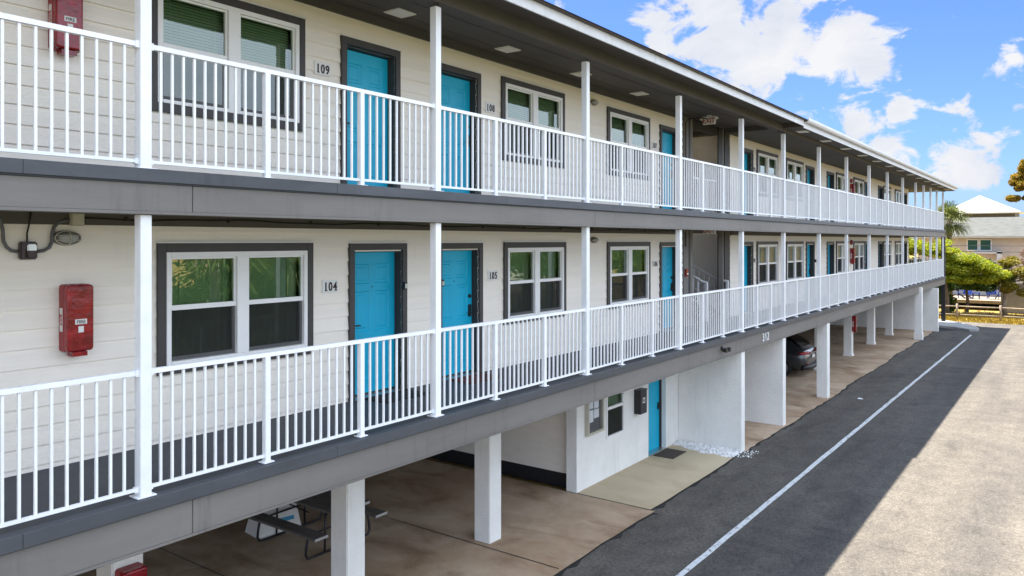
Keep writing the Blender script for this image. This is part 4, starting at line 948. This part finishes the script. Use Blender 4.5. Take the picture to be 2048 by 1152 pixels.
clump_tree('broadleaf_tree', (42.5,-12,0), 'round green tree across the lot between two palms', 'tree', [((0,0,4.6),(2.4,2.4,1.6)),((1.5,.5,3.4),(1.8,1.8,1.2)),((-1.6,.3,3.6),(1.8,1.8,1.2))], M['leaf_green'], 120, .16, 41, [([(0,0,0),(0,.1,1.5),(0,0,3.2)],[.2,.16,.1])], M['trunk'])
clump_tree('broadleaf_tree', (56,-12.5,0), 'pale green tree across the lot beside the white gabled house', 'tree', [((0,0,4.6),(2.6,2.6,1.8)),((1.5,.5,3.4),(1.8,1.8,1.2)),((-1.6,.3,3.6),(1.8,1.8,1.2))], M['leaf_lime'], 120, .16, 42, [([(0,0,0),(0,.1,1.5),(0,0,3.2)],[.2,.16,.1])], M['trunk'])
clump_tree('broadleaf_tree', (24.5,-13.5,0), 'green tree across the lot behind the palms', 'tree', [((0,0,4.2),(2.6,2.4,1.5)),((2.2,.5,3.2),(2,1.8,1.1)),((-2,.3,3.4),(2,1.8,1.2))], M['leaf_green'], 120, .16, 43, [([(0,0,0),(0,.1,1.5),(0,0,3.2)],[.2,.16,.1])], M['trunk'])

# ------------------------------------------------------------------ houses
def house_win(parent, x, y0, y1, z0, z1, mat='glassdark'):
    m = MB(); m.box(x-.05,x,y0-.07,y0,z0-.07,z1+.07); m.box(x-.05,x,y1,y1+.07,z0-.07,z1+.07); m.box(x-.05,x,y0+.001,y1-.001,z0-.07,z0); m.box(x-.05,x,y0+.001,y1-.001,z1,z1+.07); w_ = m.build('window', M['vinyl'], parent)
    m = MB(); m.box(x-.02,x-.005,y0,y1,z0,z1); m.build('pane', M['teal'], w_)
M['teal'] = paint('teal_window_glass', (.03,.10,.085), .12, .1, 4, spec=.6)
H = thing('tan_house', (72,2,0), 'tan two storey house with grey shingle roof beyond the street', 'house')
m = MB(); m.box(0,9,-14,8.6,0,5.35); m.build('wall', M['tan_wall'], H)
m = MB(); m.v = [(-.7,-15,5.42),(-.7,9.3,5.42),(10,9.3,5.42),(10,-15,5.42),(3.9,-15,7.03),(3.9,6.6,7.03)]; m.f = [(0,1,5,4),(1,2,5),(2,3,4,5),(3,0,4),(0,3,2,1)]; m.build('roof', M['grey_roof'], H)
m = MB(); m.box(-.73,-.69,-15,9.3,5.28,5.41); m.build('gutter', M['beige_box'], H)
for a, b_ in ((4.32,5.0),(3.42,4.12)): house_win(H, 0, a, b_, 4.32, 5.12)
house_win(H, 0, 3.6, 4.6, 1.1, 2.2)
m = MB(); m.box(-.9,-.02,2.65,4.6,4.05,4.18); m.box(-.9,-.02,2.65,2.95,3.5,4.25); m.box(-.9,-.8,2.65,4.6,3.4,3.5)
m.build('balcony', M['palewhite'], H)
m = MB(); m.box(-.06,-.01,.75,1.0,0,5.35); m.build('downpipe', M['trunk'], H)
m = MB(); m.box(-6.0,-.02,-4,7.5,.45,.68); m.build('porch_deck', M['fencewood'], H)
m = MB(); m.box(-.02,-.005,2.0,6.5,.7,2.6); m.build('wall', M['pale_wall'], H)
m = MB(); m.tube([(1.8,.9,6.2),(1.8,.9,6.75)],.06,8); m.build('vent_pipe', M['conduit'], H)
m = MB(); m.lathe((1.2,-.6,6.25),[(.2,0),(.24,.18),(.1,.3)],12); m.build('roof_vent', M['darkfascia'], H)
H = thing('white_roofed_house', (112,9.6,0), 'distant house with a white hip roof above the grey shingle roof', 'house')
m = MB(); m.box(0,9,-3.7,3.5,0,8.6); m.build('wall', M['darkfascia'], H)
m = MB(); m.v = [(-.6,-4.3,8.6),(-.6,4.0,8.6),(9.6,4.0,8.6),(9.6,-4.3,8.6),(4.5,.4,10.9)]; m.f = [(0,1,4),(1,2,4),(2,3,4),(3,0,4),(3,2,1,0)]; m.build('roof', M['white_roof'], H)
m = MB(); m.box(-.62,-.58,-4.3,4.0,8.42,8.59); m.build('gutter', M['palewhite'], H)
H = thing('red_house', (34,-20,0), 'reddish brown house across the lot behind the palms', 'house')
m = MB(); m.box(-7,9,-6,0,0,3.6); m.build('wall', M['redbrick'], H); m = MB(); m.v = [(-8,-7,3.6),(10,-7,3.6),(10,.8,3.6),(-8,.8,3.6),(-4,-3,5.6),(6,-3,5.6)]; m.f = [(0,1,5,4),(1,2,5),(2,3,4,5),(3,0,4),(3,2,1,0)]; m.build('roof', M['roof'], H)
m = MB(); m.box(-4,-2.4,.0,.03,1,2.4); m.box(2,3.6,.0,.03,1,2.4); m.build('window', M['teal'], H)
H = thing('white_gabled_house', (58,-21,0), 'white gabled house across the lot', 'house')
m = MB(); m.box(-8,10,-7,0,0,4.2); m.poly([(-8,0.001,4.2),(10,.001,4.2),(1,.001,7.2)]); m.build('wall', M['pale_wall'], H); m = MB(); m.quad((-9,.6,4.0),(-9,-7.6,4.0),(1,-7.6,7.4),(1,.6,7.4)); m.quad((11,-7.6,4.0),(11,.6,4.0),(1,.6,7.4),(1,-7.6,7.4)); m.build('roof', M['roof'], H)
m = MB(); m.box(-5,-3.4,.0,.03,1,2.6); m.box(3,4.6,.0,.03,1,2.6); m.build('window', M['teal'], H)
H = thing('sand_house', (6,-24,0), 'sand coloured house across the lot with a pale roof edge', 'house')
m = MB(); m.box(-9,12,-7,0,0,3.4); m.build('wall', M['pale_wall'], H); m = MB(); m.v = [(-10,-8,3.4),(13,-8,3.4),(13,.9,3.4),(-10,.9,3.4),(-6,-3.5,5.4),(9,-3.5,5.4)]; m.f = [(0,1,5,4),(1,2,5),(2,3,4,5),(3,0,4),(3,2,1,0)]; m.build('roof', M['grey_roof'], H)

# ------------------------------------------------------------------ fence, chairs, wall, wires beyond the street
F = thing('split_rail_fence', (57.6,6.2,-.05), 'low weathered wooden post and rail fence along the golden grass', 'fence')
pmsh = MB(); pmsh.tube([(0,0,0),(.005,.004,.5),(0,0,1.02)],[.075,.07,.068],9); pmesh = pmsh.mesh('fence_post', M['fencewood'], smooth=True)
ys = [4.8+2.4*1,2.4*1,0.0,-2.4,-4.8,-7.2,-9.6]
for y in [9.6,7.2,4.8,2.4,0.0,-2.4,-4.8,-7.2,-9.6]: put('fence_post', pmesh, F, (0,y,0))
for z in (.86,.32):
    m = MB()
    for a in range(8): y = 9.6-2.4*a; m.tube([(.02,y+.1,z+.01*(a%2)),(.0,y-1.2,z-.015),(.02,y-2.5,z-.01*(a%2))],[.04,.05,.04],7)
    m.build('fence_rail', M['fencewood'], F, smooth=True)
def adirondack(x, y, z, rz, label):
    t = thing('garden_chair', (x,y,z), label, 'chair', 'blue garden chairs on the porch', rz)
    m = MB(); m.obox((-.35,0,.38),(.25,0,.28),.55,.03); m.build('seat', M['blue'], t)
    m = MB()
    for k in range(5): m.obox((.22,-.26+.13*k,.28),(.52,-.30+.15*k,1.02+.06*(2-abs(k-2))),.12,.02,(1,0,.3))
    m.build('backrest', M['blue'], t)
    for s_ in (-1,1):
        m = MB(); m.obox((-.38,s_*.34,.56),(.36,s_*.34,.56),.13,.025); m.build('armrest', M['blue'], t)
        m = MB(); m.obox((-.33,s_*.32,0),(-.33,s_*.32,.545),.09,.03,(0,1,0)); m.build('leg', M['blue'], t)
        m = MB(); m.obox((.42,s_*.28,0),(-.35,s_*.28,.34),.03,.11); m.build('leg', M['blue'], t)
adirondack(67.6, 6.75, .68, R(-28), 'blue wooden garden chair on the porch under the lime green tree')
adirondack(67.9, 5.0, .68, R(20), 'blue wooden garden chair on the porch nearest the grey stucco wall')
t = thing('garden_table', (67.3,6.0,.68), 'small blue table beside the porch chairs', 'table'); m = MB(); m.box(-.25,.25,-.25,.25,.45,.49); m.build('tabletop', M['blue'], t)
for a in (-.2,.2):
    for b_ in (-.2,.2): m = MB(); m.box(a-.025,a+.025,b_-.025,b_+.025,0,.449); m.build('leg', M['blue'], t)
m = MB(); m.box(0,.25,-9,0,0,2.15); o = m.build('garden_wall', M['retain'], None, (64.6,4.25,-.05), bevel=.02); tag(o, 'grey stucco garden wall right of the porch chairs', 'wall')
m = MB(); m.box(63.9,64.3,-4,4.2,2.14,2.2)
for k, (z, s_) in enumerate(((4.80,.10),(4.42,.16))):
    m = MB(); m.tube([(0,y,z-s_+s_*((y-5)/30)**2) for y in range(-40,51,5)], .018, 6); o = m.build('overhead_wire', M['wire'], None, (65.2,0,0), smooth=True)
    tag(o, ['upper black overhead wire crossing before the tan house','lower black overhead wire crossing before the tan house'][k], 'wire', 'overhead wires')
for y, l in ((-40,'right hand'),(50,'left hand')):
    t = thing('utility_pole', (65.2,y,0), 'wooden utility pole carrying the overhead wires, '+('south' if y < 0 else 'north')+' one', 'utility pole'); m = MB(); m.tube([(0,0,0),(0,0,8)],[.16,.11],10); m.build('pole', M['trunk'], t, smooth=True); m = MB(); m.box(-.05,.05,-.8,.8,5.1,5.2); m.build('cross_arm', M['trunk'], t)

# ------------------------------------------------------------------ light
SUN = Vector((1.24,2.72,8.25)).normalized()
el = math.asin(SUN.z); az = math.atan2(SUN.x, SUN.y)
sl = bpy.data.lights.new('sun', 'SUN'); sl.energy = 5.0; sl.angle = R(.5); sl.color = (1,.925,.81)
so = bpy.data.objects.new('sun', sl); COL.objects.link(so); so.location = (20,20,40); so.rotation_euler = SUN.to_track_quat('Z','Y').to_euler()
W = bpy.data.worlds.new('World'); S.world = W; W.use_nodes = True; nt = W.node_tree
bg = nt.nodes['Background']
sky = node(nt, 'ShaderNodeTexSky', sky_type='NISHITA'); sky.sun_disc = False; sky.sun_elevation = el; sky.sun_rotation = az; sky.ozone_density = 1.6; sky.dust_density = .6; sky.air_density = 1.0
tc = node(nt, 'ShaderNodeTexCoord'); D = tc.outputs['Generated']
def dirpx(x, y):
    a, b = (x-1024)/1540, (481-y)/1540
    fw = Vector((math.cos(YAW), math.sin(YAW), 0)); rt = Vector((math.sin(YAW), -math.cos(YAW), 0))
    return (fw+rt*a+Vector((0,0,b))).normalized()
def vmath(op, a, b=None):
    n = node(nt, 'ShaderNodeMath', operation=op)
    for i, v in enumerate((a, b)):
        if v is None: continue
        if hasattr(v, 'node'): nt.links.new(v, n.inputs[i])
        else: n.inputs[i].default_value = v
    return n.outputs[0]
# cloud banks: direction of the centre, angular radius (in units of the photo's 2048 px frame), weight
BL = [(1330,40,95,1.0),(1440,10,110,1.1),(1560,30,120,1.2),(1660,80,105,1.1),(1745,120,60,.95),(1510,110,100,1.2),(1420,100,90,1.1),(1470,175,55,.8),(1500,205,40,.7),(1390,95,55,.55),
      (1630,268,60,.8),(1715,258,62,1.0),(1765,300,58,.95),(1805,325,44,.8),(1700,310,55,.75),(1930,230,48,1.0),(1965,240,32,.8),(1798,220,34,.85),(1935,325,78,1.05),(1985,325,55,.85),(1890,340,50,.8),(2030,205,30,.7),(2022,255,26,.6),
      (1122,12,24,.7),(1115,45,26,.55),(1945,72,30,.45),(2035,90,28,.55),(1610,185,28,.45),(1620,140,30,.2)]
acc = None
for x, y, r, w in BL:
    c = dirpx(x, y); dp = node(nt, 'ShaderNodeVectorMath', operation='DOT_PRODUCT'); nt.links.new(D, dp.inputs[0]); dp.inputs[1].default_value = c
    ang = r/1540*.88; one = 1-math.cos(ang)
    e = vmath('MULTIPLY', vmath('SUBTRACT', dp.outputs['Value'], 1.0), 1.0/one)      # 0 at centre, -1 at radius
    g_ = vmath('MULTIPLY', vmath('POWER', 2.718, vmath('MULTIPLY', e, 1.15)), w)
    acc = g_ if acc is None else vmath('MAXIMUM', acc, g_)
# near-solid bright cloud added in the unseen sky behind the camera, as fill light
mp = node(nt, 'ShaderNodeMapping'); nt.links.new(D, mp.inputs['Vector']); mp.inputs['Scale'].default_value = (1,1,1.6)
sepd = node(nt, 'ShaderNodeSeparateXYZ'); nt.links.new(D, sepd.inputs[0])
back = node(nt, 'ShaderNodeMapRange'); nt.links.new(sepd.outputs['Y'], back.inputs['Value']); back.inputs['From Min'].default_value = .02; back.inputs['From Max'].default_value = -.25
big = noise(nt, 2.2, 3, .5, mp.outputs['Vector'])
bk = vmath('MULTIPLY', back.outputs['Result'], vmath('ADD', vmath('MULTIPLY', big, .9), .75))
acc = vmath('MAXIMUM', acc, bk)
fb = noise(nt, 15, 10, .62, mp.outputs['Vector'], .5); fb2 = noise(nt, 7.5, 6, .6, mp.outputs['Vector'], .4)
nz = vmath('ADD', vmath('MULTIPLY', vmath('SUBTRACT', fb, .5), 2.9), vmath('MULTIPLY', vmath('SUBTRACT', fb2, .5), 1.9))
dens = vmath('ADD', acc, nz)
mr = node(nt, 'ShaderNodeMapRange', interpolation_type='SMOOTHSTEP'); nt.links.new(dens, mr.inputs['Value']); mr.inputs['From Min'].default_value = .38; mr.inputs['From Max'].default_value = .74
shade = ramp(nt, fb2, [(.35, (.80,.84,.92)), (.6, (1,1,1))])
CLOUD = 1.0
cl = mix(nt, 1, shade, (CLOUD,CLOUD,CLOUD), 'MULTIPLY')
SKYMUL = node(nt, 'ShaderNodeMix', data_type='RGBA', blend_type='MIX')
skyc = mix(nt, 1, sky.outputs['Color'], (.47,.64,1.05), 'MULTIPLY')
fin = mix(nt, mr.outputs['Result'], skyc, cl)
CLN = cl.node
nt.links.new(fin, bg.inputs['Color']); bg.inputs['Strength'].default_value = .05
bc = mix(nt, back.outputs['Result'], (4.7,4.75,4.9), (10.6,12.0,14.2)); nt.links.new(bc, CLN.inputs[7])  # added fill: cloud behind the camera is brighter than the cloud in view
S.view_settings.view_transform = 'Standard'; S.view_settings.look = 'None'; S.view_settings.gamma = 1; S.view_settings.exposure = 1.97
S.cycles.max_bounces = 8; S.cycles.diffuse_bounces = 5; S.cycles.transparent_max_bounces = 12; S.cycles.use_denoising = True
try: S.cycles.denoiser = 'OPENIMAGEDENOISE'
except Exception: pass
S.cycles.sample_clamp_indirect = 10
